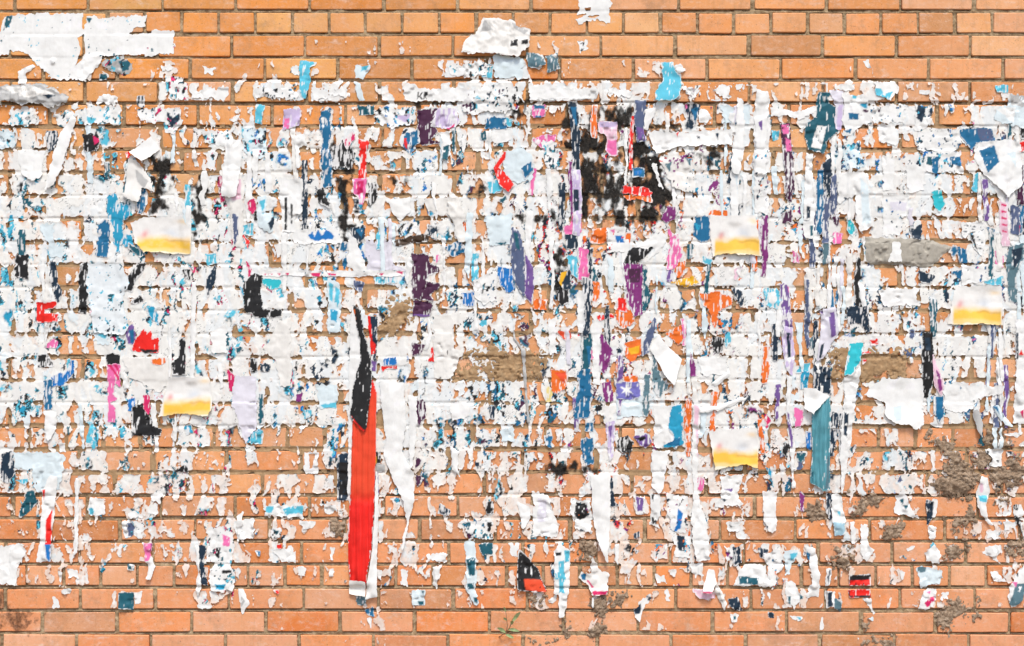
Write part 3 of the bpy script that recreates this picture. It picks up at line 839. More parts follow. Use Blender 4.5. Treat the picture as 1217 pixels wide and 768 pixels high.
SCRAPS = """
W|n1.6 e1 i.01 f1|5.2,19.5 39.1,16.2 98.2,16.2 98.5,36.5 102.9,19.8 122.4,21.4 140.7,19.8 174,18.2 173.2,31.8 159.4,33.3 153.7,40.4 179.7,39.1 179.7,35.9 207.1,36.5 206.6,63.8 187.6,63.3 179.7,66.9 156.3,65.1 122.4,66.4 118.5,78.2 104.2,91.2 99,97.7 88.6,93.8 61.2,94.3 56,86 45.6,78.2 39.1,69 23.4,61.2 11.7,59.9 10.4,65.6 -15.6,66.7 -15.6,39.1 0,36.5|H:91.7,44.8 99.5,41.2 101.6,61.2 97.7,70.9 89.9,78.2 96.4,58.6;H:156.3,41.7 161.5,33.9 174,32.3 171.9,39.1;T:7.8,19.5 15.6,18.8 10.4,31.3 3.9,36.5;T:102.9,20.8 109.4,21.9 105.5,28.7|torn_poster|big torn white poster remnant across the two bricks of the top left corner
g|n2 f7 k5 b6 e2|-15.6,101.6 31.3,101.1 49.5,100 67.7,106.8 82.1,115.9 78.2,121.1 62.5,127.6 52.1,125 41.7,122.4 28.7,127.1 15.6,121.1 -15.6,117.7|N:44.3,109.4 67.7,114.6 59.9,118.5;O:0,104.2 39.1,102.9 65.1,112 31.3,117.2|crumpled_paper|crumpled grey paper flap sticking out below the big top left poster
W|n1 k3|22.1,86 39.1,76.8 43,79.5 31.3,88.6 31.3,101.1 22.9,100.3||paper_curl|thin white paper curl just above the crumpled grey flap
g|n2 k2 i.2|119.8,75.5 145.9,66.4 158.9,75.5 156.3,86 148.5,89.9 135.5,86 119.8,79.5|T:140.7,72.9 156.3,71.6 153.7,83.4 145.9,86|paper_scrap|grey and teal speckled scrap hanging under the top left poster
W|n1.2 k4 b10 f2|86,138.1 91.7,140.2 86,161.5 79.5,182.4 72.4,205.8 65.1,218.8 54.2,227.9 58.6,208.4 65.1,179.7 72.9,158.9||poster_strip|long white strip curling diagonally down on the left under the crumpled grey flap
K|n2|100.3,161.5 114.6,157.6 119.8,169.3 114.6,179.2 100.3,179.7|M:110.7,161 120.4,166.7 112.5,172.5|paper_scrap|small black and magenta scrap between two orange bricks at upper left
W|n.6 k2 b14 l3|155.5,181.1 179.7,162.8 191.5,177.1 169.8,193.3|O:166.7,179.7 191.5,177.1 169.8,193.3|folded_paper|white folded paper square sticking out near the upper left black stain
W|n2 i.28|196.7,89.9 216.2,91.2 222.7,100.3 222.7,118.5 205.8,119.8 198,109.4||paper_scrap|white scrap flecked with navy right below the big top left poster's tail
W|n2|115.9,112.5 140.7,113.3 138.1,125 117.2,122.4||-
N|n1.5 w.4|163.3,114.6 171.9,114.6 171.4,127.6 164.1,125||-
W|n2 i.1|101.6,127.6 143.3,127.6 143.3,148 102.9,147.2|C:102.9,138.1 114.6,140.7 112,147.2 104.2,145.9|paper_scrap|white scrap with a cyan corner on a brick at upper left
W|n2 i.2|164.1,130.3 216.2,128.9 216.2,147.2 205.8,158.9 196.7,158.4 195.4,145.9 166.7,145.9|N:196.7,130.3 205.8,140.7 213.6,135.5 214.9,142 203.2,153.7|paper_scrap|white scrap with navy writing dropping over a joint, upper left
W|n3|224,106.8 270.9,104.2 270.9,118.5 229.2,117.2||-
W|n2.5 i.2|242.3,156.3 276.1,155 276.1,171.9 260.5,174.5 242.3,169.3||-
I|n2 i.25|286.6,153.7 316.5,153.7 316.5,182.4 310,190.2 289.2,179.7||-
I|n2 i.1|-15.6,155 18.2,156.3 19.5,175.8 -15.6,174.5||-
W|n1.5 k2 b5|22.1,179.7 56,178.4 49.5,208.4 39.1,216.2 26.1,208.4||paper_scrap|white scrap beside the long diagonal curl near the left edge
T|n1|118.5,88.6 126.3,88.6 126.3,93.8 118.5,94.3||-
W|n1.2 k3 b6|268.3,166.7 289.2,166.7 286.6,203.2 281.3,234.5 263.1,234.5 265.7,200.1||poster_strip|white vertical strip above the pale pink strip at upper left
N|n2 w.3|56,156.3 67.7,156.3 67.7,169.3 58.6,179.7||-
W|n2|191.5,78.2 208.4,78.2 205.8,84.7 192.8,84.7||-
W|n2|242.3,79.5 255.3,80.8 252.7,88.6 243.6,87.3||-
W|n2.5|255.3,130.3 260.5,143.3 283.9,143.3 282.6,130.3 278.7,140.7 263.1,142||-
W|n2.5 i.15|62.5,138.1 86,128.9 89.9,138.1 78.2,148.5 70.3,149.8||-
W|n2.5 i.2|15.6,138.1 39.1,130.3 44.3,145.9 31.3,151.1 2.6,148.5||-
R|n1|149.3,182.4 153.7,181.1 153.7,187.6 150.6,187||-
W|n1.5 k2|152.4,188.9 164.1,192.8 169.3,200.1 166.7,208.4 156.3,205.8||-
C|n1.6 k2 w.12|357.3,72.9 375.5,75 368.3,80.8 368.3,99 362.5,116.4 357.8,114.6 356.8,86||poster_strip|short cyan strip hanging alone on upper bricks left of centre
I|n1.5 w.2|422.4,78.2 440.7,77.6 438.1,86 430.3,93.8 421.1,93.8|C:430.3,78.2 439.4,78.2 435.5,83.4 428.9,84.7|paper_scrap|pale blue scrap shaped like a boot, right of the short cyan strip
I|n1 k1|421.1,97.7 428.9,99 433.4,119.8 426.3,120.4||-
W|n2 i.2|346.9,78.2 356,79.5 356,89.9 345.6,86||-
W|n3.5 i.12|302.6,104.2 352.1,101.6 356,114.6 346.9,121.9 305.2,114.6||-
W|n3|370.3,105.5 414.6,105.5 414.6,114.6 372.9,118.5||-
W|n1.4 e1.5|479.7,100.3 492.8,100.3 498,105.5 544.9,105.5 576.1,106.8 576.1,119.8 547.5,121.1 498,120.4 479.7,118.5|K:495.9,109.4 498,109.4 498,114.6 501.1,109.9 503.2,109.9 500.1,114.6 503.2,118.5 500.6,118.5 498,115.4 495.9,118.5;K:504.2,109.4 507.9,109.4 508.4,113.6 506.3,114.6 508.4,118.8 506.3,118.8 504.8,115.1 504.8,118.8 503.2,118.8|torn_poster|long white poster band with remains of black letters near the top centre
W|n3 f4 k2 i.15|550.1,122.4 560.5,109.4 586.6,100.3 612.6,102.9 623,114.6 612.6,130.3 586.6,135.5 560.5,135.5 550.1,130.3|N:578.7,112 583.9,109.4 582.6,117.2;N:583.9,122.4 589.2,119.8 586.6,126.3|crumpled_paper|crumpled white paper with dark specks at the right end of the lettered band
O|n1.6 f6 k6 b8 t3|574.8,21.4 594.4,23.4 607.4,24.7 621.7,33.9 630.3,36.5 628.8,54.7 616.5,69 591.8,65.1 547.5,63 552.7,49.5 565.7,39.1|K:606.9,48.2 615.2,48.2 615.2,56 606.9,56;K:619.6,47.9 626.9,47.7 627.2,53.1 619.6,53.4;g:576.1,23.4 586.6,36.5 570.9,39.1;g:607.4,26.1 628.2,36.5 623,41.7 610,33.9|crumpled_paper|bulging crumpled white paper with two black squares at top centre
I|n2 k2|587.9,65.1 623,68.3 620.4,93.8 586.6,91.7||-
W|n2.5 i.1|531.8,78.2 573.5,72.9 583.9,78.2 573.5,89.9 555.3,93.8 534.5,88.6||paper_scrap|white scrap beside a teal tip under the crumpled paper at top centre
C|n1.2|572.2,78.7 585.3,77.6 583.9,92.5 573.5,91.7||-
L|n2 w.2|337.8,130.3 356,130.3 356,149.8 337.8,153.7|P:337.8,140.7 344.3,140.7 343.8,153.7 337.8,153.7|paper_scrap|lavender and pink square scrap left of the blue strip, upper left of centre
B|n1.8 k2 w.14|381.3,131.6 393,130.3 393.3,156.3 389.9,171.9 395.1,192.8 393.8,221.4 386,221.4 382.1,182.4 386,166.7 380.8,151.1|W:381.3,140.7 386,139.4 384.7,156.3|poster_strip|long bright blue strip running down three courses, upper left of centre
V|n1.8 w.06|496.7,131.6 520.1,130.3 520.1,138.1 512.3,145.9 518.8,156.3 511.5,166.7 521.4,169.8 501.9,171.9 498,166.7||torn_poster|dark plum scrap with ragged right edge near the upper centre
T|n2 w.1|425,126.3 443.3,127.1 443.3,135.5 427.6,135.5||-
C|n1.2 k1|305.2,125 313.5,126.3 310.4,147.2 303.9,145.9||poster_strip|little slanting cyan strip at upper left, below the short cyan strip
B|n1.5 w.1|577.4,140.7 600.9,140.7 600.9,152.4 577.4,152.4||paper_scrap|flat blue rectangle scrap on a joint right of the dark plum scrap
B|n2.5 w.2|481.1,158.9 496.7,156.3 496.7,169.3 487.6,182.4 481.1,173.2|R:479.7,164.1 483.7,164.1 483.7,177.1 480.3,174.5|paper_scrap|blue scrap with a red edge hugging the left of the dark plum scrap
R|n1.2 w.12 k1|427.6,166.7 439.4,168 435.5,179.7 434.4,207.1 433.4,217.5 426.3,217.5 427.6,198|W:430.3,158.9 438.1,158.9 436.8,168 428.9,168|poster_strip|narrow bright red strip above a pink arrow shape, upper left of centre
K|n4 w.45|391.2,179.7 414.6,166.7 421.1,182.4 419.8,200.1 393.8,200.1||-
L|n2.5 w.5|521.4,127.6 542.3,130.3 544.9,145.9 534.5,153.7 513.6,148.5|M:530.5,153.7 539.7,148.5 538.4,155|paper_scrap|pale lilac scrap tipped with pink right of the dark plum scrap
W|n1.5 k2 b4|524,156.3 535.8,156.3 534.5,179.7 531.8,192.8 525.3,190.2|T:526.6,174.5 534.5,171.9 532.4,192.3 526.1,190.2|poster_strip|white strip with a teal lower end below the pale lilac scrap
W|n1.2 k3 b5|349.5,161.5 362.5,158.9 365.1,171.9 356.8,177.1 356,200.1 352.6,200.1||paper_curl|white hook-shaped curl left of the long bright blue strip
W|n2|576.1,156.3 610,153.7 607.4,166.7 583.9,169.3 577.4,179.7||-
W|n2.5 i.25|445.9,127.6 492.8,127.6 492.8,145.9 466.7,153.7 445.9,145.9|L:466.7,138.1 487.6,135.5 482.4,145.9|paper_scrap|white scrap with ink flecks filling a brick left of the dark plum scrap
W|n1 k2|547.5,164.1 555.8,158.9 553.2,171.9 550.6,183.7||-
R|n.8 w.05 k2 b5|600.1,181.1 600.1,188.1 592.8,199.3 603.5,210.5 610,220.1 604.3,227.2 594.4,220.1 587.6,200.1||paper_scrap|bright red chevron shaped scrap at upper centre
M|n1 w.3|409.4,166.7 419.8,156.3 421.9,164.1 412,177.1||-
T|n1.5|570.9,158.9 576.1,156.3 577.4,166.7 572.2,166.7||-
W|n1.8 e1.5 k2|689.9,-7.8 726.3,-7.8 725,10.4 724,27.1 704.2,22.4 696.4,24 687.3,31.8 686,23.4 695.1,18.2 684.7,18.2 686.5,10.4|H:695.1,9.9 701.6,9.4 702.1,13 695.9,13;H:696.4,19.5 714.6,17.7 704.2,21.9|torn_poster|white scrap cut off by the top edge of the picture
W|n1.5 i.1|687.3,49.5 697.7,48.2 699,57.3 689.9,63.8|K:689.9,52.1 695.1,49.5 693.8,56;K:689.9,57.3 693.8,57.8 691.2,62.5|-
S|n2 f5 k5|626.1,63.8 644.3,65.1 648.2,75.5 639.1,80.8 628.7,78.2|W:636.5,63.8 644.3,65.1 646.9,70.3|crumpled_paper|first little grey-teal crumple right of the crumpled paper at top centre
S|n2 f5 k5|649.5,68.3 662.5,63.8 663.8,80.8 652.1,86|W:653.4,65.1 662.5,64.6 661.2,70.3|crumpled_paper|second little grey-teal crumple, farther right of the crumpled paper at top centre
C|n1.4 w.03 b8 l3 f2|786.3,75.5 799.3,74.2 801.1,86 808.4,89.9 807.1,114.6 798,119.3 779.7,118.5 779.7,109.4 788.1,96.4||torn_poster|bright turquoise torn scrap on clean bricks at the top right of centre
W|n1 k4 t4|799.3,79.5 808.4,75.5 815.7,84.7 805.8,87.8||paper_curl|white shard peeling off beside the bright turquoise scrap
W|n3 i.1|811,104.2 831.8,102.9 831.8,114.6 813.6,114.6|g:816.2,105.5 826.6,105.5 824,114.6|-
W|n3.5|722.4,104.2 751.1,106.8 748.5,114.6 725,113.3||-
W|n3|843.6,105.5 868.3,100.3 868.8,117.2 860.5,118.5||-
W|n2|872.2,99 883.9,99 883.9,106.8 873.5,108.1||-
W|n2 e1|628.7,100.3 652.1,101.6 678.2,105.5 710.7,104.7 709.4,118.5 628.7,120.4|g:628.7,117.2 678.2,117.7 709.4,117.2 709.4,120.4|torn_poster|white paper band lying along one brick left of the bright turquoise scrap
s|n1.2 k6 b4 l2 w.04|755,121.1 766.7,119.8 766.7,138.1 764.1,156.3 767.2,166.7 757.6,168.5 755,145.9|v:756.3,151.1 765.4,153.7 766.7,166.7 757.9,168|poster_strip|slate blue curl with a violet tip above the burnt black area
N|n1.4 k2 w.18|675.5,122.4 684.7,121.1 687.5,145.9 689.1,166.7 687.5,200.6 681.3,200.6 679.5,156.3|B:678.2,127.6 684.7,127.6 686,151.1 682.1,145.9|poster_strip|navy glossy strip down the left side of the burnt black area
P|n2 w.25|632.6,125 646.9,126.3 646.9,138.1 633.9,140.7|B:633.9,125 646.9,126.3 646.4,129.7 634.4,129.7;B:633.9,138.1 646.9,136.8 639.1,145.9|paper_scrap|pink scrap with blue edges left of the burnt black area's top
p|n1.5 w.1|712,145.9 732.9,145.9 732.9,183.7 725,185 721.1,177.1 722.4,161.5 712,156.3|P:722.4,166.7 732.9,166.7 732.9,184.4 725.6,184.4 720.4,179.7;L:712,145.4 732.9,144.8 732.3,151.1 712,151.6|paper_scrap|pale pink upright scrap with a hot pink foot inside the burnt black area
W|n1.5 f2 e2 b5|770.6,157.6 792.8,156.3 816.2,157.6 844.9,154.2 871.4,155.3 868.3,171.9 821.4,173.2 805.8,175.1 779.7,182.9 775.1,171.9|N:826.6,161.5 831.8,161.5 830.5,166.7;N:850.1,158.9 854,157.6 852.7,166.7;R:803.2,158.9 806.3,157.6 805.3,164.1|torn_poster|wide white panel just right of the burnt black area
W|n1.2 k4|766.7,130.3 780.3,127.6 777.1,138.1 773.2,145.9 769.3,156.3 765.4,153.7||paper_curl|white hooked curl right of the slate blue curl
N|n1.5 w.25|814.9,125 831.8,125 826.6,145.9 821.4,154.2 814.9,151.1|B:821.4,130.3 830.5,127.6 826.1,145.9;P:814.1,125 816.2,125 816.7,135.5|paper_scrap|navy and blue wedge above the wide white panel
W|n1.2 k1|831.8,127.6 845.4,135.5 839.7,145.9 829.2,146.4||-
I|n2.5|856.6,127.6 889.2,125 890.5,147.2 857.9,145.9||-
W|n1.5 k1 i.1|895.7,140.7 915.2,139.4 915.2,205.8 895.7,205.8|V:899.6,143.3 908.7,142 905.3,156.3|poster_strip|white strip with a violet smear, up against the right of the wide panel
O|n1.5 f3 i.12 b3|782.4,184.4 824,182.4 826.1,229.2 813.6,227.9 800.6,221.4 791.5,208.4|S:813.6,187.6 821.4,187.6 820.1,198;S:790.2,195.4 798,192.8 795.4,205.8|torn_poster|off-white panel hanging below the wide white panel by the burnt area
I|n1.5|899.6,106.8 910,114.6 910,125 899.6,123.7||-
I|n2 k2|600,179.7 623.4,177.1 634.4,187.6 633.9,211 615.6,220.1 597.4,208.4||paper_scrap|pale blue scrap around a small blue square left of the burnt area
P|n1.5 w.2|633.9,166.7 644.3,161.5 659.9,161 659.9,166.7 649.5,171.9 648.2,179.7 641.7,172.5||-
B|n.6 w.03|619.8,200.6 630.7,193.3 632.8,201.9 624,212.3||paper_scrap|small tilted blue square on the pale blue scrap, upper centre
W|n1.5 k2 b5|876.7,117.2 882.6,117.2 883.9,145.9 882.6,182.4 878.7,208.4 870.9,208.4 868.3,192.8 873.5,156.3||poster_strip|white strip hanging over a joint right of the wide white panel
C|n1.5|600,140.7 607.8,142 607.3,149.8 600,148.5||-
W|n2 i.2|644.3,166.7 659.9,169.3 662.5,200.1 649.5,200.1||-
T|n1.4 w.05 b3|972.1,110.7 987.8,110.7 982.5,117.2 985.2,125 993,128.9 994.3,156.3 982.5,166.7 978.6,182.4 960.4,177.7 956.5,156.3 959.1,145.9 970.8,140.7 970.8,125|W:970.8,149 982.5,150.6 975.3,178.2 963.3,175.1;O:977.3,114.6 981.2,114.6 979.9,122.4|torn_poster|dark teal figure shaped scrap with white belly at upper right
h|n1 w.06|985.2,108.1 1002.1,108.1 1002.1,135.5 999.5,156.3 991.7,154.2 993.5,127.6|L:995.6,125 1001.3,125 999.5,156.3 993,153.7|torn_poster|pale grey-lilac upright panel behind the dark teal figure scrap
W|n2 e1|1002.1,112 1032,114.6 1037.3,145.9 1024.2,148.5 1011.2,161.5 1002.1,161.5|C:1010.7,114.1 1017.7,113.3 1017.7,117.7 1011.2,117.7;B:1007.3,134.2 1021.1,135.5 1019,142.5 1008.1,142.5;b:1021.6,125 1029.4,122.4 1030.7,130.3;V:1024.2,130.3 1032,131.6 1030.7,135.5;B:1003.4,155.8 1011.2,154.2 1009.9,160.2|torn_poster|white scrap with scattered blue blots right of the dark teal figure
W|n1.5 b3|1037.3,97.7 1063.3,98.5 1069,102.9 1063.8,114.6 1056.8,119.3 1039.9,114.6|C:1038.6,105.5 1046.4,105.5 1049,112 1060.7,109.4 1055.5,118.8 1040.4,114.6|paper_scrap|white and cyan scrap on the topmost papered course at right
W|n2.5 i.1|1032,127.6 1073.7,125 1073.7,145.9 1037.3,147.2||-
W|n1.5 i.1|1086.7,123.7 1108.9,124.5 1105,145.9 1094.6,156.3 1086.7,156.3|N:1089.4,125 1101.1,125 1099.8,135.5 1094.6,145.9 1089.4,140.7;N:1102.4,130.3 1108.9,127.6 1106.3,138.1|paper_scrap|scrap with black and white print right of the blotted white scrap
W|n1.8|1042.5,147.2 1064.6,148.5 1065.9,173.2 1045.1,168||-
B|n1.5 w.08|1141.5,155 1161,152.4 1177.9,153.7 1181.1,166.7 1159.7,169.3 1154.5,177.7 1142.8,161.5|s:1161,153.2 1177.9,154.2 1180.5,166.7 1163.6,168|torn_poster|royal blue panel near the right end of the upper courses
W|n1.2 f3 k2 b6|1162.3,170.6 1175.3,168 1193.6,166.7 1211.8,169.3 1214.4,200.1 1213.1,221.4 1196.2,234.5 1183.1,221.4 1167.5,205.8 1157.1,187.6|B:1163.6,179.7 1180.5,172.5 1186.3,192.8 1172.7,205.8;I:1196.2,182.4 1206.6,179.7 1206.6,200.1|torn_poster|white and blue panel peeling beneath the royal blue panel
I|n2 e1|1198.8,112 1223.5,112 1223.5,151.1 1193.6,148.5 1180.5,140.7 1183.1,130.3 1196.2,125|W:1183.1,130.3 1206.6,127.6 1204,145.9;g:1198.8,112 1217,112 1217,127.6 1200.1,125|torn_poster|pale blue-grey sheet at the right edge above the royal blue panel
C|n1|1183.1,102.9 1197.5,101.6 1196.2,109.4 1184.4,109.4||-
W|n.8|1092,107.3 1105,107.3 1103.7,112 1092,112||-
T|n1|1112.8,164.1 1131,165.4 1131,170.6 1114.1,170.6||-
W|n2.5 i.15|1089.4,156.3 1141.5,153.7 1141.5,177.1 1131,182.4 1089.4,177.1||-
V|n1.3 k2 w.25|927.8,148.5 937.7,147.2 938.3,161.5 941.4,182.4 943.5,221.4 939.6,239.7 934.4,234.5 933.1,203.2 930.4,177.1|P:928.4,148.5 937.7,147.4 937.7,158.9 930.4,160.2;P:933.1,164.1 939.6,166.7 940.9,179.7 934.4,179.7|poster_strip|narrow plum and pink strip left of the dark teal figure
W|n1.8 k1|914.8,127.6 946.1,132.9 969.5,127.6 968.2,135.5 951.3,143.3 935.7,135.5 914.8,139.4||paper_scrap|white wedge pointing to the dark teal figure from its left
W|n1.2 k2 b4|897.9,106.8 912.2,109.4 913.8,127.6 910.1,161.5 908.6,208.4 897.1,208.4|v:900.5,145.9 905.7,143.3 904.9,156.3|poster_strip|tall white strip standing left of the plum and pink strip
I|n2.5 i.3|993,171.9 1021.6,169.3 1029.4,200.1 982.5,200.1 986.5,182.4|T:982.5,182.4 990.4,179.7 989.1,200.1;C:1003.4,171.9 1019,170.6 1011.2,179.7|-
W|n2 i.1|1099.8,182.4 1141.5,179.7 1144.1,205.8 1099.8,205.8|T:1101.1,186.3 1115.4,187.6 1115.4,200.1 1101.1,195.4;B:1128.4,186.3 1142.8,186.3 1141.5,198 1128.4,195.4|-
R|n.8|1209.7,169.8 1219.6,168.8 1219.6,179.7 1211.3,179.7||-
K|n1|1212.3,153.7 1219.6,153.7 1219.6,164.1 1213.4,164.6||-
C|n2|917.4,156.3 925.2,156.3 925.2,165.4 918.7,166.7||-
W|n2|990.4,100.3 1013.8,100.3 1012.5,108.1 993,108.1||-
W|n1|1025.5,72.9 1032,70.3 1034.6,80.8 1030.7,80.8||-
O|n1.2 f3 k5 b12|153.7,187.4 166.7,195.2 179.7,213.4 182.9,227 169.3,224.4 166.7,242.1 156.3,239.5 146.4,231.7 151.6,205.6|T:145.4,206.9 151.1,206.2 149,230.4 145.4,226.5;g:161.5,200.4 177.1,216.1 171.9,223.9 164.1,216.1|poster_strip|cream peeling flap over blue print at upper left, above a picture flyer
B|n1.5 w.22|166.7,218.7 173.2,217.4 175.1,242.1 166.7,253.8 162.8,236.9||-
b|n2.5 w.2|127.6,234.3 138.1,229.1 142,242.1 153.7,244.7 153.7,257.7 145.9,262.9 142,299.4 138.1,299.4 135.5,268.2 128.9,262.9||torn_poster|splashy bright blue print left of the upper left picture flyer
c|n1.5 w.05|140.7,251.2 153.7,246 156.8,255.1 145.9,260.9||-
B|n1.5 w.2|118.5,268.2 125,260.3 130.3,265.5 127.6,305.1 114.6,303.8||poster_strip|deep blue streaky strip left of the splashy bright blue print
b|n1.5|143.3,278.6 156.3,279.9 159.4,291.6 148.5,292.9||-
T|n1|153.7,289 171.9,302 166.7,305.1 153.7,294.7||-
F|n1 b9|156.3,265 171.9,258.3 216.2,256.7 224.6,268.2 229.2,278.6 226.1,302 203.2,301.5 179.7,299.4 171.9,300.5 162,289 158.9,276||flyer|white picture flyer with gold band and torn left side, upper left
K|n2 w.1|19.5,304.6 33.9,303.3 32.6,330.7 19.5,328.1||paper_scrap|small black square-topped scrap near the left edge, above the red C shape
N|n1.5 w.15|60.4,311.1 66.4,312.4 69,335.9 73.5,348.9 69,359.3 65.1,346.3 61.2,335.9||poster_strip|navy vertical strip above right of the red C shape
K|n1.8 w.1|95.1,315 104.2,312.4 102.9,335.9 106,346.3 101.6,372.4 95.1,369.7||poster_strip|black ragged vertical strip left of a pale lined sheet
K|n1.2 k2 w.12|143.3,343.7 151.1,330.7 164.1,315 173.8,312.4 169.3,322.9 158.9,335.9 156.3,346.3||poster_strip|charcoal slanting strip below the upper left picture flyer
R|n.7 w.02|44.3,359.8 66.4,359.8 65.6,365.1 53.7,367.1 53.7,372.4 68.3,373.7 67.7,381.5 45.6,383||paper_scrap|bright red scrap shaped like a letter C at the left edge
W|n1.2|45.6,358.8 52.1,343.7 65.1,346.3 66.7,359.3||-
M|n2 w.4|259.2,210.8 270.9,208.2 272.2,236.9 263.1,240 260.5,226.5|K:254,210.8 260.5,210.8 260.5,221.3;V:260.5,221.3 268.3,223.9 265.7,236.9|-
O|n1.5 f2 k3|260.5,203.5 276.1,197.8 289.7,205.6 289.7,247.3 289.2,294.2 276.1,294.7 274.8,255.1 268.3,234.3 265.7,213.4|K:269.6,206.2 278.7,200.4 280,205.6 270.9,209.5;p:273.5,213.4 286.6,213.4 286.6,236.9 276.1,239.5|poster_strip|tall cream-pink strip left of the pale cyan strip, left of centre
M|n1 w.05|293.8,240.8 302.2,236.9 304.3,246 300.9,253.8 294.4,247.8||paper_scrap|hot red-pink burst shaped scrap beside the tall cream-pink strip
M|n1|108.1,361.9 114.6,363.2 113.8,375.5 108.1,372.9||-
M|n1|293.1,311.1 298.8,320.3 296.2,329.4||-
R|n1|289.2,279.9 296.2,286.4 294.4,294.7||-
N|n1.2 k2 w.15|244.9,335.9 256.6,313.7 255.8,330.7 247.5,352||poster_strip|navy slanting sliver below the soot streaked bricks on the left
K|n1.5|217.5,321.6 226.6,320.3 226.6,332.5 220.1,330.7||-
I|n2|46.9,268.2 65.1,265.5 65.6,309.8 59.9,311.1 59.9,294.2||-
J|n1.5 i.08 b3|104.2,312.4 145.9,315 154.2,335.9 145.9,351.5 153.7,390.1 148.5,398.4 112,395.8 109.4,372.4 104.2,346.3||torn_poster|pale lined sheet in the left part, right of a black ragged strip
K|n.8|156.3,359.3 166.7,351.5 170.9,356.7 161.5,360.9||-
b|n1.5 w.2|174.5,367.1 182.4,364.5 188.1,372.4 188.1,385.9 179.7,377.6||-
C|n1.2|244.9,302 255.3,302 256.6,312.4 247.5,315||-
b|n1|285.3,341.1 291,341.1 289.7,352||-
s|n1 k2|277.4,255.1 283.2,257.7 283.2,283.8 279.3,289.5||poster_strip|slim slate violet crescent on the tall cream-pink strip
K|n1|300.9,251.2 309.5,252.5 308.7,261.6 303.5,261.6||-
C|n2 w.3|289.2,268.2 302.2,265.5 299.6,278.6 290.5,278.6||-
I|n2|58.6,294.2 75.5,291.6 74.2,304.6 59.9,304.6||-
K|n1.2 k3 b4 w.05|375.5,226.5 383.9,223.9 386.5,234.3 391.2,240.8 392.7,246.5 380.8,241.3||paper_scrap|black zigzag curl right of the long bright blue strip's foot
W|n.8 k2|389.9,236.9 396.4,239.5 399.5,259 395.3,253||-
W|n1.5 b3|331.3,211.4 359.9,212.4 359.9,255.1 348.2,255.1 331.8,237.4||torn_poster|plain white panel left of the black zigzag curl
W|n1|333.3,233 343,233 352.1,236.9 350.8,274.7 335.9,275.4|K:338.6,234.8 341.7,234.8 341.2,273.4 338,273.9;K:345.8,242.1 348.5,243.4 347.9,268.2 345.8,265.5|poster_strip|white strip carrying vertical black lettering, left of centre
I|n1.8 k2|305.2,234.3 318.2,231.7 316.2,252.5 326.1,258.3 323.4,278.6 315.6,276.5 307.8,268.2|N:319.5,265.5 327.4,253.8 329.2,259 322.1,273.9;C:307.8,239.5 315.6,236.9 313,255.1|poster_strip|pale cyan strip with a navy dash left of the vertical lettering
W|n2|349.5,272.1 404.2,272.1 404.2,289.5 349.5,289.5|u:366.4,279.9 371.6,276 374.2,281.2 378.2,273.9 382.8,279.9 387.3,273.9 393.8,276 397.7,281.2 395.1,285.3 383.4,284.3 378.2,286.9 368.3,283.8|paper_scrap|white scrap with bright blue scribbled lettering left of centre
N|n1.5 w.12|417.2,271.3 434.2,268.2 432.9,281.2 427.6,288.2 419.8,280.4|B:422.4,273.4 432.9,270.8 430.3,283.8|paper_scrap|navy scrap shaped like a heart right of the blue scribble
B|n1.2|405.5,289 413.8,289 413.8,297.3 405.5,297.3||-
B|n1|407.3,308.5 415.1,304.6 409.4,320.8||-
W|n1.3 k3|414.6,276 422.4,283.8 430.3,302 436,325.5 430.3,326 412,315.6||poster_strip|white pointed strip slanting under the navy heart shaped scrap
V|n1.8 w.05|490.2,302 508.4,304.6 511.5,315 521.9,317.6 521.9,323.4 508.4,326 503.2,333.3 521.9,339 520.1,344.2 508.4,349.4 514.1,356.7 490.2,355.4||torn_poster|large dark plum block with ragged right side, in the middle
V|n1.8 w.05|491.5,358.3 514.1,359.8 511.5,376 491.5,375.5|v:491.5,373.7 511.5,373.9 508.9,380.7 491.5,381.5|torn_poster|smaller plum block directly beneath the large dark plum block
D|n1.5 w.05|469.3,286.9 487.6,281.2 508.4,278.6 508.9,286.4 492.8,287.9 471.9,290.8||paper_scrap|dark brown sliver lying along a joint above the large plum block
W|n1.2 k2|458.9,237.4 487.6,234.3 488.1,252.5 474.5,263.5 466.7,252.5||paper_scrap|white scrap with pointed foot above the dark brown sliver
W|n1.2 i.1|469.3,265.5 495.4,264.2 495.4,276 474.5,281.7|K:470.6,276 479.7,265.5 482.4,266.1 473.2,279.9;K:482.4,276 488.9,265.5 491.5,266.1 485.5,278.6|-
I|n1|463.6,262.9 470.9,265.5 469.3,294.2 462.8,278.6||-
O|n1.5|503.2,237.4 531.8,234.3 532.4,252.5 526.6,256.7 508.4,250.4||-
O|n1.6 f4 k4|534.5,226.5 544.9,236.9 555.3,257.7 550.1,268.2 557.9,283.8 544.9,289.5 539.7,268.2 531.8,252.5||crumpled_paper|cream crumpled strip right of the white scrap with pointed foot
B|n2.5 w.25|530.5,294.2 547.5,287.7 550.6,299.4 537.1,303.8||-
C|n1.4 w.3|560.5,302 568.3,302 567.3,335.9 561.8,333.8||poster_strip|pale azure strip right of the large dark plum block
u|n1.8 w.15|591.8,317.6 607.4,320.3 610.5,346.3 602.2,346.8 594.4,335.9||paper_scrap|vivid blue scrap left of the long slate leaf shape
u|n1.8 w.25|548.8,348.9 561.8,347.6 562.1,362.5 552.7,362.5||paper_scrap|vivid blue scrap lower left of its larger blue neighbour, in the middle
c|n1.2 w.03|311.7,332 333.9,333.3 332.6,341.6 323.4,342.9 313,337.2||paper_scrap|mint turquoise sliver above the black crescent
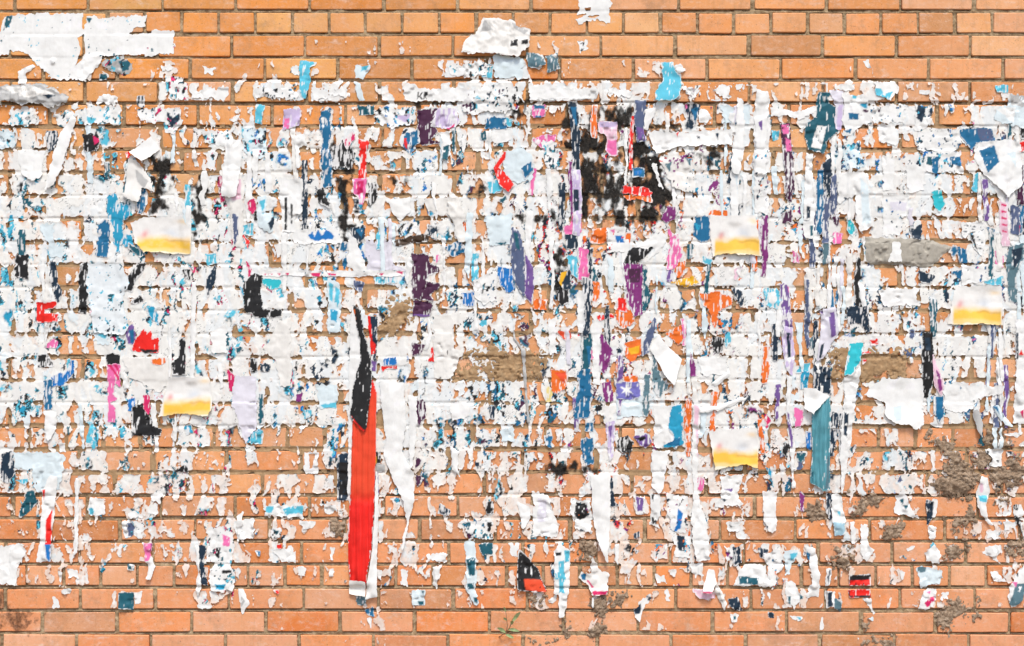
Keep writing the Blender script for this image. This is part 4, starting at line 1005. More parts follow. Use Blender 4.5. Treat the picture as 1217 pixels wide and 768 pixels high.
W|n1 i.03|310.4,321.6 404.2,321.6 479.7,321.6 480.3,328.1 404.2,328.6 310.4,328.1|M:313,325.5 316.9,324.9 316.2,327.5;M:320.8,324.9 324.7,325.5 323.4,327.5;M:330,324.9 333.9,324.9 332.6,328.1;M:339.1,324.4 344.3,324.9 341.7,327.5;M:369,324.9 380.8,324.4 379.5,329.6 371.6,328.1;M:389.9,324.9 400.3,325.5 399,328.1 391.2,327.5;M:448.5,324.9 456.3,324.9 453.7,328.1;M:469.3,322.9 479.7,322.3 478.4,326|poster_strip|thin horizontal white strip dotted with magenta, left of centre
I|n1.8 w.2|388.6,330.7 404.2,335.9 405.8,356.7 404.2,395.8 391.2,395.8 389.9,359.3|C:391.2,335.9 396.4,338.5 395.1,359.3 391.7,356.7;C:399,341.1 404.2,343.7 402.9,367.1 397.7,361.9;b:392.5,367.1 401.6,369.7 400.3,382.8 393.8,380.2|poster_strip|pale blue patterned strip above left of the long red strip
C|n1.5 w.2|578.7,216.6 594.4,215 594.9,226.5 583.9,229.6||-
I|n2.5 k1|576.1,257.7 607.4,255.1 610.5,289 581.3,292.1|T:589.2,289 602.2,287.7 599.6,294.2|-
h|n2.5 w.5|435.5,286.9 462.8,286.4 462.8,307.2 480.3,320.3 435.5,323.4||-
C|n2 w.4|444.6,330.7 471.9,328.1 470.9,335.9 445.9,337.7||-
W|n1.3 i.05 e2|563.1,333.8 591.8,315.6 589.7,356.7 576.1,362.5 564.4,352|K:572.2,348.9 575.6,335.9 577.2,336.4 573.5,350.2|torn_poster|white upright panel with a black slash right of the pale azure strip
s|n1.5|419.8,333.3 432.9,335.9 430.3,346.8 422.4,344.2||-
K|n1.4 w.06 k1|289.6,341.1 294.8,330.7 302.6,324.9 311.7,328.6 309.1,346.3 313.5,367.1 334.4,369.7 333.9,376.8 305.2,376.8 290.9,367.7||torn_poster|black crescent scrap open to the right, left of centre
P|n1.2 w.15 k1|419.8,212.9 435.5,212.9 433.6,234.3 428.9,246.5 426.3,234.8 421.4,229.1|b:422.4,242.1 435.5,243.4 428.2,255.1 425,252.5;M:423.7,216.1 432.9,214.7 431.6,229.1 425,231.7|poster_strip|pink arrow pointing down below the narrow bright red strip
K|n2 w.4|438.1,218.7 448.5,221.3 445.9,239.5 439.4,242.1||-
N|n2 w.3|508.4,268.2 521.4,270.8 516.2,281.2 509.7,278.6||-
G|n1.5 w.2|550.1,264.2 556.6,265.5 555.3,273.4 551.4,273.4||-
P|n1.5 w.2|518.8,303.3 523.5,304.6 518.8,312.4||-
B|n1.2 w.08|752.4,200.4 764.6,200.4 764.6,209.8 752.4,210.3|u:753.7,203 762.8,202.5 762,208.2 754.2,208.2|paper_scrap|small blue scrap in the middle of the burnt black area
R|n1.6 w.1|740.7,221.3 766.7,223.9 775.1,229.1 771.9,233 740.7,229.1||poster_strip|dark red band inside the burnt black area
G|n1.8 w.3|742,233 773.2,233 775.1,240.8 766.7,239.5 756.3,235.6 745.9,237.4||-
m|n1.2 w.08|793.3,246 802.7,247.3 802.2,260.3 791.5,264.8 786.3,260.3||paper_scrap|violet-magenta blot at the lower right corner of the burnt black area
M|n.8|679.5,240.3 687.8,240.3 687.8,245.2 679.5,245.2||-
P|n1.2 w.1|682.1,252.5 689.9,252.5 690.1,276 671.6,278.6 670.3,270.8 678.7,268.2||paper_scrap|pink scrap shaped like a boot left of the burnt black area's foot
N|n1.2 w.1|671.6,279.1 686,279.1 686.5,294.7 672.9,296||-
P|n1.4 w.15|688.6,295.5 697.7,296.8 699.5,320.3 699,330.7 686,333.8 689.1,320.3||poster_strip|wavy pink strip below the pink boot shaped scrap
C|n1.5 w.3|674.2,304.6 686,304.6 686.5,330.7 678.2,326||-
s|n1 k4 b3 w.06|609.1,270.8 615.6,273.4 622.1,294.2 624,335.9 622.1,352 613,335.9 607.8,307.2 606.5,289|T:610.4,276 615.6,278.6 618.2,299.4 613,294.2|poster_strip|long slate leaf shaped strip left of the pink scraps, in the centre
v|n1 k4 w.04|624.7,303.8 632.6,317.6 634.1,338.5 631.3,359.8 624.7,352||poster_strip|dim violet leaf shaped strip overlapping the long slate leaf
G|n1.6 w.1|704.2,273.4 719.8,272.1 720.4,286.4 714.6,289.5 702.9,288.2||paper_scrap|orange blot right under the burnt black area
G|n1|744.1,277.3 749,277.3 747.4,289.5 743.8,289||-
W|n1.2 i.05|721.1,270.8 743.3,270.8 742.2,299.4 722.4,299.9|u:730.3,279.9 740.7,279.9 741.2,288.2 733.4,289;P:725,273.4 730.3,272.8 729.7,277.3|paper_scrap|white scrap with a blue figure beside the orange blot
K|n1.2 k3 w.1|748.5,296.8 766.7,290.3 779,289 769.3,302 756.8,312.4 742,313||torn_poster|charcoal wedge resting on a tall magenta-plum panel
m|n1.2 w.12|742,314.5 762.8,314.5 763.1,372.4 753.7,375.5 746.4,356.7|V:745.9,320.3 761.5,318.9 760.2,335.9 748.5,335.9|torn_poster|tall magenta-plum panel right of the centre
T|n1.6 w.15|763.6,315.6 768,316.3 768.3,335.9 771.9,359.3 764.1,370.3||poster_strip|dark teal strip along the right edge of the magenta-plum panel
G|n1.2|705.5,335.9 712.5,336.4 712,352 705.5,363.8||paper_scrap|upright orange sliver left of the magenta-plum panel
R|n1.5 w.1|735.5,354.1 743.8,355.4 744.8,370.3 732.9,367.7||paper_scrap|red scrap at the lower left of the magenta-plum panel
G|n2.2 w.2|732.9,369.7 751.1,369.7 754.2,382.8 740.7,390.6 734.2,382.8||-
R|n1|710.7,376.3 727.6,373.7 729.2,376.8 712,380.7||-
P|n2 w.3|794.1,273.4 805.8,281.2 808.9,302 805.8,315 792.8,320.3 792.8,304.6 798,294.2||poster_strip|broken pink strip right of the charcoal wedge
v|n1.2 w.2|792.8,320.3 799.5,322.9 798,335.1 792.8,333.8||-
B|n2 w.1|826.6,259 842.8,257.7 842.8,283.8 833.2,288.2 825.3,279.1|b:824,265.5 831.8,268.2 829.2,276|torn_poster|deep blue patch tucked left of the right hand upper flyer
F|n.9 b9|843.6,256.4 897,255.9 900.9,278.6 903.7,303.6 881.3,303.1 860.5,302 846.2,304.9 844.4,278.6||flyer|white picture flyer with gold band right of the deep blue patch
N|n.9 k2 w.1|868.3,191.3 876.1,195.2 878,203 877.4,214 870.9,219.2 864.2,217.6|T:870.9,195.2 875.6,200.4 873.5,213.4|paper_scrap|navy D shaped scrap above the flyer right of centre
N|n.9 k2 w.08|869.6,342.4 881.3,346.3 883.2,359.3 880.3,365.1 873.5,352||paper_scrap|navy crescent scrap below the flyer right of centre
G|n1.8 w.08|833.2,350.2 852.7,347.6 869.9,354.1 868.3,361.9 852.7,369.7 852.2,380.2 848.8,390.1 846.2,377.6 842.3,367.7 834.5,362.5||torn_poster|orange splat shaped scrap beneath the flyer right of centre
G|n1.5 w.08|803.2,312.4 813.6,311.1 812.3,325.5 805.8,328.6 801.9,320.8||-
Y|n2 w.15|798,335.9 808.4,332 816.2,332 824,328.1 829.8,335.9 816.2,341.6||paper_scrap|yellow and orange scrap left of the orange splat
G|n1.5 w.12|635.2,356.7 650,356.7 648.5,367.7 635.2,367.7||-
N|n1.3 w.1|666.4,322.9 678.2,322.3 679.2,343.7 670.3,344.2 663.8,333.3|Y:666.4,324.2 674.2,322.3 668.3,335.9 666.7,343.7 664.6,335.9|paper_scrap|navy disc with a yellow rim left of the wavy pink strip
K|n2 w.2|662.5,341.1 674.2,341.1 675.5,359.3 665.1,362.5||-
W|n1.5 i.08 e1.5|894.4,184.8 912.6,184.8 912.6,255.1 897,252.5||torn_poster|tall white panel above right of the flyer right of centre
G|n1|846.2,249.9 863.1,251.2 863.6,255.6 842.3,255.6||-
W|n2|868.3,219.2 886.6,220.2 885.5,242.1 869.6,240||-
W|n1.6 k2|756.3,294.2 787.6,272.8 793.3,289 769.3,310.4 779.7,294.2||poster_strip|white streaked wedge right of the charcoal wedge
B|n1.8 w.15|597.4,330.7 610.4,330.7 612,343.7 602.6,346.8||-
W|n1 e1|686,347.6 696.4,347.6 696.9,395.8 686,395.8||poster_strip|narrow plain white strip below the wavy pink strip
T|n2 w.3|816.2,289 824,291.6 821.4,304.6 817.5,309.8||-
C|n1.6 w.2|835.8,304.6 846.2,309.8 842.3,315 834.5,312.4||-
p|n2 w.3|873.5,320.3 881.3,317.6 878.7,325.5 873.5,330.7||-
N|n1.5 w.2|869.6,244.7 883.9,244.7 883.9,246.8 878.2,247.3 877.7,255.1 875.6,255.1 875.1,247.3 869.6,247.3||-
C|n1.5 w.2|903.5,268.2 910,270.8 908.7,281.2 904.3,279.9||-
W|n1.5 k1|773.2,190 779.7,195.2 787.6,223.9 782.4,221.3||-
N|n1 k4 w.06|978.6,195.2 986.5,188.7 988,229.1 983.1,237.4 979.9,216.1||poster_strip|navy crescent strip left of a large white sheet at right
s|n1 k3 w.1|987,213.4 993,205.6 994.5,242.1 988,258.3||poster_strip|slate violet strip joining the navy crescent at upper right
W|n1.2 f2 k1 e2 b4|994.3,205.6 1026.8,205.1 1032,221.3 1037.3,268.2 1021.6,276.5 1016.4,260.3 1016.4,231.7 995.6,242.1|N:1002.1,234.3 1006,235.6 1004.7,242.1;s:1006,252.5 1015.9,247.3 1015.9,265.5 1009.9,262.9;I:1021.6,210.8 1030.7,221.3 1034.6,265.5 1024.2,268.2|torn_poster|large white upright sheet right of the navy crescent strip
W|n1.4 i.03 e1|1049,229.1 1078.9,234.3 1078.9,252.5 1073.7,260.3 1069,280.4 1049,279.9|h:1056.8,239.5 1077.6,240.8 1076.3,251.2 1058.1,249.9|torn_poster|white sheet reaching down to the grey cement patch
c|n1.5 w.05|1107.6,227.8 1118,226.5 1122.2,242.1 1115.9,253 1110.2,242.6||paper_scrap|bright cyan blot on white paper above the grey cement patch
u|n1.2 w.05|1171.4,190 1181.8,192.6 1181.1,206.2 1175.3,203.5||paper_scrap|royal blue leaf shaped blot beneath the white and blue panel
B|n1.2|1107.6,187.4 1114.6,187.4 1113.3,205.6 1107.6,206.2||-
W|n1.2 e1 k1|1164.9,190 1206.6,190 1196.7,216.1 1190.9,242.1 1183.7,229.1 1177.9,221.3 1168,203||torn_poster|white pointed sheet at right, right of the royal blue blot
p|n1.2 k1 w.1|1188.3,239.5 1196.2,242.1 1196.7,281.2 1199.3,292.1 1190.9,292.1 1188.3,268.2|M:1189.4,242.1 1195.6,243.7 1195.6,245.7 1189.4,244.7;M:1189.4,249.9 1195.6,251.5 1195.6,253.6 1189.4,252.5;M:1189.9,257.7 1196.2,259.3 1196.2,261.4 1189.9,260.3;M:1189.9,265.5 1196.2,267.1 1196.2,269.2 1189.9,268.2;M:1190.4,273.4 1196.7,274.9 1196.7,277 1190.4,276|poster_strip|pink lined strip near the right edge above a flyer
P|n1.2|1183.1,299.4 1192.5,304.6 1190.9,318.2 1183.1,313||-
V|n1 k3 w.06|1207.9,197.8 1214.4,197.3 1214.9,236.9 1218.3,243.4 1209.2,242.6||poster_strip|dark plum strip at the right edge beside the pink lined strip
s|n1.2 w.06|1201.4,244.7 1210.7,246 1210.7,278.6 1201.4,276.5|M:1210.7,268.2 1214.4,268.2 1213.9,279.9 1211.3,278.6|poster_strip|slate dark panel below the plum strip at the right edge
S|n1.2 w.1|1198.8,294.2 1216.2,289 1214.9,307.2 1206.6,325.5 1207.1,359.3 1198.8,357.2 1196.2,315|N:1201.4,296.8 1214.4,294.2 1213.1,307.2 1204,320.3|poster_strip|long slate navy strip at the right edge beside the right hand flyer
W|n1.5|1060.7,289 1068.5,289 1070.1,310.4 1055,310.4||paper_scrap|white scrap stuck on the grey cement patch
N|n1.2 w.06|1081,271.3 1086.7,272.1 1094.6,266.8 1093.5,284.3 1086.7,282.7||-
N|n1.2 w.05|1092,322.9 1110.7,328.1 1105.5,336.4 1096.6,336.4 1092.5,332.8||paper_scrap|navy torn wedge below the grey cement patch
F|n.9 b10|1134.9,340.6 1162.3,340.1 1189.9,339.8 1190.9,386.7 1167.5,384.9 1149.3,385.9 1125.8,384.9 1130.5,361.9||flyer|white picture flyer with gold band near the right edge, broader at its foot
C|n1.5 w.1|1170.1,335.4 1190.9,329.4 1189.9,339 1177.9,339||paper_scrap|teal-cyan sliver on top of the right hand flyer
B|n1.5 w.08|1138.8,294.2 1148,296.8 1148.2,311.7 1140.2,313||-
B|n1.5 w.1|1131,324.2 1142.8,321.6 1142,332.5||-
K|n1.3 k2 w.08|1019,307.2 1022.1,307.2 1023.2,330.7 1019.5,335.9 1022.1,356.7 1030,372.4 1035.2,390.6 1029.4,395.8 1017.7,362.5 1015.1,341.1||poster_strip|black wavy strip below the left end of the grey cement patch
W|n.8 k4|1019.5,335.9 1026.8,338.5 1027.4,352 1035.2,388.5 1032.6,389 1028.9,372.9 1022.1,357.2||paper_curl|white curl running along the black wavy strip
P|n2 w.2|990.4,276 1001.3,278.6 999.7,289.5 990.4,289.5||-
c|n1.2|1008.6,259 1018,273.4 1012.5,280.4 1007.3,273.9||-
V|n1.2|986.5,256.4 997.4,260.3 994.5,268.7||-
B|n1.2|994.3,346.8 999.7,338.5 1001.3,352 993,361.2||-
N|n1.8 w.12|1006,365.8 1029.4,364.5 1031,393.2 1021.6,383.3 1008.6,383.3||torn_poster|navy scrap at the foot of the black wavy strip
v|n1.5 w.3|974.7,369.7 993,367.1 993.5,395.8 977.3,395.8|W:982.5,372.4 985.2,371.1 986.5,393.2 983.8,393.2|-
v|n1.3 w.3 k1|926.5,338.5 934.6,337.2 937.7,351.5 938.3,367.1 941.4,390.1 935.7,398.4 931.7,390.1|W:929.1,339.8 931.7,339 934.4,356.7 931.7,356.7;P:936.2,335.9 940.9,338.5 939.6,348.9 936.2,346.3|poster_strip|violet lettered strip on bare bricks left of the black wavy strip
V|n2 w.1|929.1,253.8 940.9,251.2 941.4,265.5 930.4,264.8||paper_scrap|plum blot left of the large white upright sheet
P|n2 w.2|942.2,299.4 948.7,302 950.2,313 943.5,311.7||-
W|n1.2 i.03 x3.6 e1.5|1142.8,265.5 1170.1,265.5 1170.6,278.6 1167.5,307.7 1157.1,294.7 1151.9,276.5 1146.7,284.3 1142.8,281.7|K:1151.9,276 1155.8,276 1161,296.8 1157.6,294.2|torn_poster|white printed sheet above the right hand flyer
W|n1.6 i.06|1141.5,315 1185.7,312.4 1188.9,330.7 1164.9,334.8 1142.8,339||-
W|n2|1042.5,344.2 1089.4,342.7 1089.9,361.9 1050.3,365.1||torn_poster|plain white sheet under the grey cement patch
C|n1.5 w.3|908.3,343.7 922.6,343.2 928.4,356.7 922.6,365.8 910.9,362.5|W:912.2,347.6 921.3,346.8 923.9,356.7 920,360.6 913.5,359.3|paper_scrap|white scrap ringed in cyan on bricks below right of the orange splat
S|n1.2 w.1|977.3,289 984.1,289 985.7,309.8 978.6,314.3||-
W|n1.2 k2 b3|955.2,242.1 969.5,242.1 965.9,284.3 955.2,284.3|N:959.1,244.7 962.2,245.2 961.7,257.7 959.6,257.2;T:961.7,268.2 965.9,268.2 965.4,279.9 962.2,281.2|poster_strip|white strip with navy dashes left of the large white upright sheet
B|n1.2|1172.7,270.8 1182.1,273.4 1179.5,284.3||-
W|n2 k1|946.1,205.6 956.5,210.8 959.1,226.5 948.7,229.1||-
C|n1.5|1154.5,223.9 1161,205.6 1163.6,210.8 1159.7,229.1||-
T|n2 w.3|907,249.9 912.2,252.5 910.9,278.6 907,283.8||-
W|n1.5 e1|1049,184.8 1063.3,190 1060.7,226.5 1049,226.5||-
W|n1.5 e1|1076.3,195.2 1099.8,197.8 1098.5,226.5 1078.9,229.1||-
R|n1.4 w.02|156.3,414.4 162.8,402.9 171.9,391.7 175.1,398.2 179.7,393 181.6,404 188.1,402.1 187.3,418.3 157.6,417|K:166.7,415.2 187.6,415.9 187,419.1 171.9,419.6|torn_poster|bright red mound shaped scrap with jagged top on the left side
v|n1.5 w.15|148.5,390.4 159.4,385.2 160.5,408.7 152.4,409.2|B:153.7,393 159.9,390.4 159.9,408.7 155.8,407.4|-
K|n.9 w.03 b3|205.8,432.6 213.6,424.8 214.9,402.1 219.3,400.8 220.4,444.3 206.3,444.3|M:220.9,428.2 228.2,432.1 226.1,435.7 220.9,432.1|paper_scrap|black triangular scrap above the lower left picture flyer
K|n.8 w.06|126.3,423 135.5,419.9 142,423 142,433.7 128.9,432.6||-
P|n1.3 w.06|128.9,433.7 142.2,433.7 142.2,458.2 136,450.3 134.4,468.6 138.6,473.8 130.8,478.2 137.3,484.7 137,501.7 128.9,501.7|M:128.9,433.7 132.9,433.7 142.2,448.3 142.2,453.5;M:135.5,433.7 139.4,433.7 142.2,440.4 142.2,445.1|poster_strip|vertical pink zigzag strip with a black top on the left side
F|n.9 b9 l3|200.6,448.8 224,447.7 247.5,446.7 251.6,466 252.7,484.2 248.8,494.6 234.5,493.1 221.4,491.5 205.8,492.5 188.9,495.9 195.4,479||flyer|white picture flyer with gold band and slanting left side, lower left
K|n1.3 w.1|157.6,484.7 169.3,480.3 180.3,499.8 180.3,507.6 190.7,510.3 190.7,517.3 157.6,517.3||torn_poster|black figure shaped scrap left of the lower left flyer
M|n1 w.03|170.6,469.9 177.1,469.9 179,484.7 177.1,492.5 171.9,484.7||paper_scrap|magenta drop above the black figure shaped scrap
u|n1|153.7,475.1 160.7,473.8 159.4,486.8 153.7,487.3||-
u|n1.8 w.15|62.5,448.3 72.9,442.5 76.1,447.7 86.5,429.5 89.1,442.5 75.5,456.1 62.5,458.7||paper_scrap|bright blue splash near the left edge
B|n1.3 w.15|53.4,453.5 62.5,451.6 61.5,484.7 53.4,486||poster_strip|upright blue strip beneath the bright blue splash
K|n2 w.25|45.6,424.3 56,421.7 63,434.7 46.9,435.2||-
M|n1|270.9,439.9 280.6,447.7 277.7,465.2 273.5,463.9||-
K|n.8|299.1,426.9 303.7,426.9 304.5,441.7 299.1,441.7||-
N|n1.6 w.12|3.9,540.7 15.6,536.3 17.2,562.4 10.4,573.3 2.1,570.7||torn_poster|dark scrap at the left edge, below half height
I|n2|15.6,536.8 70.3,538.9 78.7,546.7 70.3,580.1 44.3,585.8 39.1,557.7 18.2,555.1||torn_poster|broad pale sheet right of the dark scrap at the left edge
K|n.8 k1|209.7,559.7 221.9,550.6 223,560.3||paper_scrap|little black triangle below the lower left flyer
u|n1|40.4,555.1 45.8,551.9 44.8,565.5 40.4,564.2||-
u|n1|63.8,570.7 70.9,567.6 69.3,576.7 65.1,580.6||-
C|n1|20.8,570.7 32.8,570.2 31.3,575.9||-
h|n1.5 w.5|278.7,445.6 304.8,448.3 305.3,510.3 291.8,526.4 285.3,505 276.1,479||torn_poster|pale lilac sheet right of the lower left flyer
W|n1.8 b3|250.1,395.6 268.3,385.2 268.8,419.1 252.7,419.6||-
I|n2 w.2|112,398.8 127.6,385.2 129.2,409.2 112,406.6|C:114.6,398.2 127.6,395.6 126.3,403.4|-
W|n1.2 k3 b5|52.1,487.3 67.7,489.9 69.3,502.4 62.5,516 57.3,526.4 53.4,505.6||paper_scrap|white tongue hanging below the upright blue strip
T|n1|278.7,412.6 288.1,413.3 282.9,419.6||-
O|n1.8 f1|145.9,424.8 203.2,424.8 206.3,447.7 198,458.2 187.6,466.5 156.3,448.3||-
G|n1.5|181.1,428.2 198,425.6 195.4,432.1 182.4,432.1||-
W|n1 k2|70.3,525.9 78.2,525.9 77.6,536.8 71.6,536.8||-
C|n2|80.8,428.2 87.3,426.9 87.3,441.2 82.1,439.9||-
C|n2|109.4,524.6 114.6,525.9 112,532.4||-
T|n2 w.3|199.3,497.2 208.4,498.5 205.8,505||-
b|n2 w.3|220.1,507.6 226.6,505 229.2,512.9 222.7,515.5||-
b|n2.5 w.3|293.1,515.5 310,511.6 308.7,525.9 294.4,525.9||-
P|n1|53.4,412.6 63.8,403.4 69,406.1 67.7,412.6||-
O|n1.4 f3 k2|315.6,414.4 331.3,382.6 345.6,377.4 346.1,458.2 333.9,458.7 326.1,427.4||torn_poster|tall cream sheet left of the long red strip
I|n1.6|375.5,457.1 401.6,457.1 400.6,484.2 380.8,484.7|C:380.8,481.6 401.1,477.7 401.1,485.2 384.7,485.2;u:361.2,469.9 367.7,467.3 370.3,471.2 363.8,473.8|torn_poster|pale blue patch with cyan foot left of the long red strip
V|n1.4|490.2,408.7 505,410 499.3,419.6 490.2,422.2||-
V|n1.8 w.12|491.5,475.3 505,476.4 505,492 498,505.6 492.8,495.1||paper_scrap|plum scrap right of the long white spike
V|n1.5|494.1,543.3 502.4,546.7 495.4,555.1||-
V|n1.5|494.1,565 503.7,567.6 496.7,578.5||-
R|n.8|511,423.5 514.1,412.6 516.2,429.5 509.7,428.7||paper_scrap|small red triangle right of the long white spike's top
u|n1 w.1|456.3,426.4 469.3,425.6 470.9,432.1 456.3,433.7||-
R|n.7|453.7,436 470.9,435 470.9,437.3 457.6,437.8 455,441||-
W|n1 k4 b12 f2|451.1,450.9 479.7,455.5 482.9,505 477.7,536.3 491.5,562.4 492.5,593.6 486.5,619.7 478.4,655.6 479.7,637.9 483.9,619.7 479.7,596.2 466.7,567.6 456.3,541.5 459.4,515.5 453.7,484.2||poster_strip|long white spike tapering down, right of the long red strip
O|n1.5 e1|516.2,374.8 537.1,374.8 540.2,413.9 550.6,419.1 535.8,450.9 516.2,448.3|K:531.3,416.5 532.9,416.5 532.4,421.7 531.3,421.7;K:521.4,448.3 524.6,447.7 524,450.9|torn_poster|off-white panel left of the tan plaster patch in the middle
N|n1 k2 w.1|401.6,540.7 413.8,538.9 413.6,580.1 412.5,593.6 401.6,594.1|K:402.9,549.3 413.6,549.3 413.1,588.4 402.9,588.4|poster_strip|dark navy bar left of the long red strip
W|n1 k4 b6|534.5,529.8 545.4,536.3 543.8,557.1 548,568.1 538.4,557.7||paper_curl|white curl left of a brick joint below the middle plaster patch
W|n1.5|361.2,536.8 379.5,536.8 378.2,562.9 362.5,562.9|H:367.2,540.2 374.2,539.4 371.6,555.8 368.3,557.1|paper_scrap|white scrap with a hole showing brick left of the navy bar
I|n1.8|594.4,510.8 610,507.6 611.3,523.8 597,523.8||-
C|n1.5|300,513.4 311.7,512.9 310.4,526.4 300,526.4||-
T|n1 w.1|308.6,468.6 312.5,468.6 312,503 308.6,503||-
K|n.8|298.7,426.9 305.2,426.9 305.2,440.4 298.7,440.4||-
W|n1.5 k1|533.2,479.5 555.3,476.4 558.4,494.6 539.7,500.4||-
C|n1.8 w.3|361.2,488.1 370.3,486.8 369,494.6 362.5,497.2||-
m|n1.2|353.4,469.9 359.4,467.3 357.8,476.4 353.4,476.9||-
N|n1.5 w.1|310.4,433.4 320.8,433.4 320.8,441.2 310.4,441.2||-
N|n2 w.3|581.3,484.2 589.2,482.9 586.6,497.2 582.6,495.9||-
g|n1 k3|446.4,550.6 457.6,551.9 457.6,559.7 447.2,559.7||-
K|n.6|445.9,537.6 451.6,537.6 451.6,550.6 445.9,549.8|Y:445.6,542.8 448,542 447.4,550.6 445.6,550.6|-
v|n.8|445.9,562.4 449,562.4 449.8,588.4 446.4,588.4||-
T|n1.2 w.1|695.1,395.6 702.9,395.6 700.8,439.9 691.2,440.4|B:696.4,411.3 702.1,411.3 700.6,439.4|poster_strip|dark teal upper part of the blue column right of centre
B|n1.8 w.08|686,441.5 700.3,439.9 702.1,455.5 700.6,494.6 683.4,497.7 683.4,481.6 688.6,458.2||torn_poster|deep blue column right of centre, below the dark teal strip
B|n1.4|696.4,503 703.2,501.1 704.7,511.8 696.4,512.1||-
B|n2 w.12|689.9,521.2 704.2,520.7 704.7,549.3 697.7,551.2 692.5,539.4||paper_scrap|deep blue scrap two courses below the deep blue column
m|n1.3 w.1|714.6,398.2 727.6,416.5 725,432.1 717.2,443 712.5,440.4||poster_strip|magenta streak right of the blue column
m|n1.3 w.1|715.9,456.1 725,455.5 728.2,476.4 719.8,476.9||poster_strip|second magenta streak, beneath the first beside the blue column
G|n1.6 w.08|743.3,409.2 761.5,402.1 762,419.1 751.1,430 743.3,424.8|Y:745.9,413.9 760.2,411.3 758.9,419.1 749.8,421.7|paper_scrap|orange and yellow scrap left of the white folded sheet
G|n1.6 w.1|656,440.4 674.2,439.9 673.2,458.2 662.5,467.8 656,463.9|o:658.6,442.5 672.9,442.5 670.3,455.5|paper_scrap|orange-red scrap left of the blue column
G|n1.3|732.9,427.4 739.6,419.1 738.6,439.9 732.9,441.7||-
G|n2 w.15|792.8,396.2 813.6,385.2 814.1,395.6 805.8,409.2||-
o|n1.3 w.15|663.8,394.8 675.5,393 678.7,400.8 672.9,404||-
W|n.5 b16 k3 l2|771.9,414.4 782.4,399.5 798,415.2 810,426.9 805.8,442.5 800.6,458.7 791.5,448.3||folded_paper|bright white folded sheet jutting out right of centre
S|n1.8 w.15|777.1,419.1 782.4,442.5 792.8,458.7 782.4,471.7 774.5,458.7||-
s|n1.3 w.06|762.8,411.8 777.7,377.4 779.7,385.2 769.3,419.1 762.8,423.5||poster_strip|slate strip running up from the white folded sheet
x|n1 w.1|732.9,455.5 758.9,454.2 760.5,468.6 753.7,474.3 732.9,473|W:744.6,455.5 746.4,460.8 751.1,459.5 748,463.4 752.4,468.6 746.4,466.5 743.8,471.7 742.8,466 737.5,468.1 741.2,463.4 736.8,459.7 742.8,460.8|paper_scrap|blue-violet scrap with a white star right of centre
I|n1.4|732.9,473 764.1,471.2 764.6,494.6 732.9,497.7||-
W|n1.4 e1|777.1,484.7 810,480.3 812.6,525.9 788.1,534.2 777.1,531.6||torn_poster|white sheet behind a jagged bright blue patch right of centre
b|n1.6 w.02|800.6,482.1 809.7,481.1 811,526.4 803.2,531.6 790.2,530.3 800.6,523.3 799.3,516 794.1,508.2 796.7,492.5|B:792.8,522 808.4,520.7 807.1,529.8 791.5,530.1|torn_poster|jagged bright blue patch on a white sheet right of centre
K|n2 w.25|735.5,520.7 745.9,518.1 751.6,525.9 748.5,536.8 739.4,538.1 734.2,531.6||paper_scrap|round dark blot on an orange brick below the jagged blue patch
v|n1.5 w.2|753.7,519.4 766.7,515.5 775.1,523.3 766.7,531.6 760.2,528.5|K:756.3,520.7 766.7,518.1 768,522 760.2,524.6|paper_scrap|oval plum and black eye shaped blot right of the round dark blot
F|n1 b12 l3|841,512.1 868.3,510.3 898.3,507.6 902.2,536.3 899.6,556.4 890.5,553 881.3,551.9 865.7,555.1 850.1,557.7 845.4,531.1||flyer|white picture flyer with gold band below the middle, right of centre
P|n1.2|700.3,413.9 705.5,411.3 705.8,424.3 701.6,427.4||-
m|n.8 w.03|820.1,419.1 824,426.9 828.2,446.7 820.9,446.7||paper_scrap|violet wedge right of the white folded sheet
W|n1.3 k2 b6|824,476.4 831.8,476.4 829.8,536.3 829.2,578 831.8,596.2 839.7,622.3 842.8,665.3 826.6,665.8 821.4,622.3 823.5,578 821.4,536.3|p:824.6,481.6 830.5,481.6 829.2,505 824.6,505;p:826.6,510.3 829.8,510.3 828.7,546.7|poster_strip|very long white-pink strip left of the lower middle flyer
g|n.5 k3 r.4|609.1,377.4 612,400.8 620.3,413.9 624,414.4 626.6,471.2 629.7,502.4 626.6,503 623.4,458.2 619.3,416.5 610.4,403.4||paper_curl|thin grey twisted string of paper over the tan plaster patch in the middle
W|n.9 k3|844.9,455.5 863.1,442.5 865.2,436 867.5,445.1 850.1,459.7||paper_curl|white curl above the arrow shaped paper, right of centre
W|n.9 k3 b4|829.2,484.2 850.1,482.9 876.1,473.8 892.3,469.4 881.9,483.7 880.8,476.9 855.3,487.3 831.8,490.7|N:889.2,470.7 892.3,469.4 882.4,483.2 880.3,480.3 881.9,481.1|paper_curl|white arrow shaped paper above the lower middle flyer
W|n2|830.5,424.8 864.4,424.8 864.7,445.1 831.8,445.6||-
L|n1.4 w.4|719.8,503 730.3,499.8 728.2,536.8 725,547.2|v:722.4,507.6 727.6,505 726.3,525.9|poster_strip|pale lilac lettered strip below the magenta streaks
y|n1.2|650,458.2 656.3,463.9 655.2,476.9 649.5,476.9||-
G|n1|736.8,449 756.3,447.2 756.8,453.5 738.1,454.8||-
S|n1.2 w.1|766.7,445.6 771.9,446.4 769.8,494.6 764.1,493.8||-
C|n1.5|860.5,406.1 865.7,395.6 868.3,403.4 863.1,413.9||-
K|n2 w.3|846.2,400.8 860.5,403.4 857.9,419.1 847.5,419.1||-
W|n1.5 b3|774,534.2 795.4,536.3 787.6,580.1 782.4,588.4 774.5,580.1||torn_poster|white sheet hanging below the eye shaped blot
B|n1.6|646.9,518.1 656,519.4 653.4,531.1 649.5,528.5||-
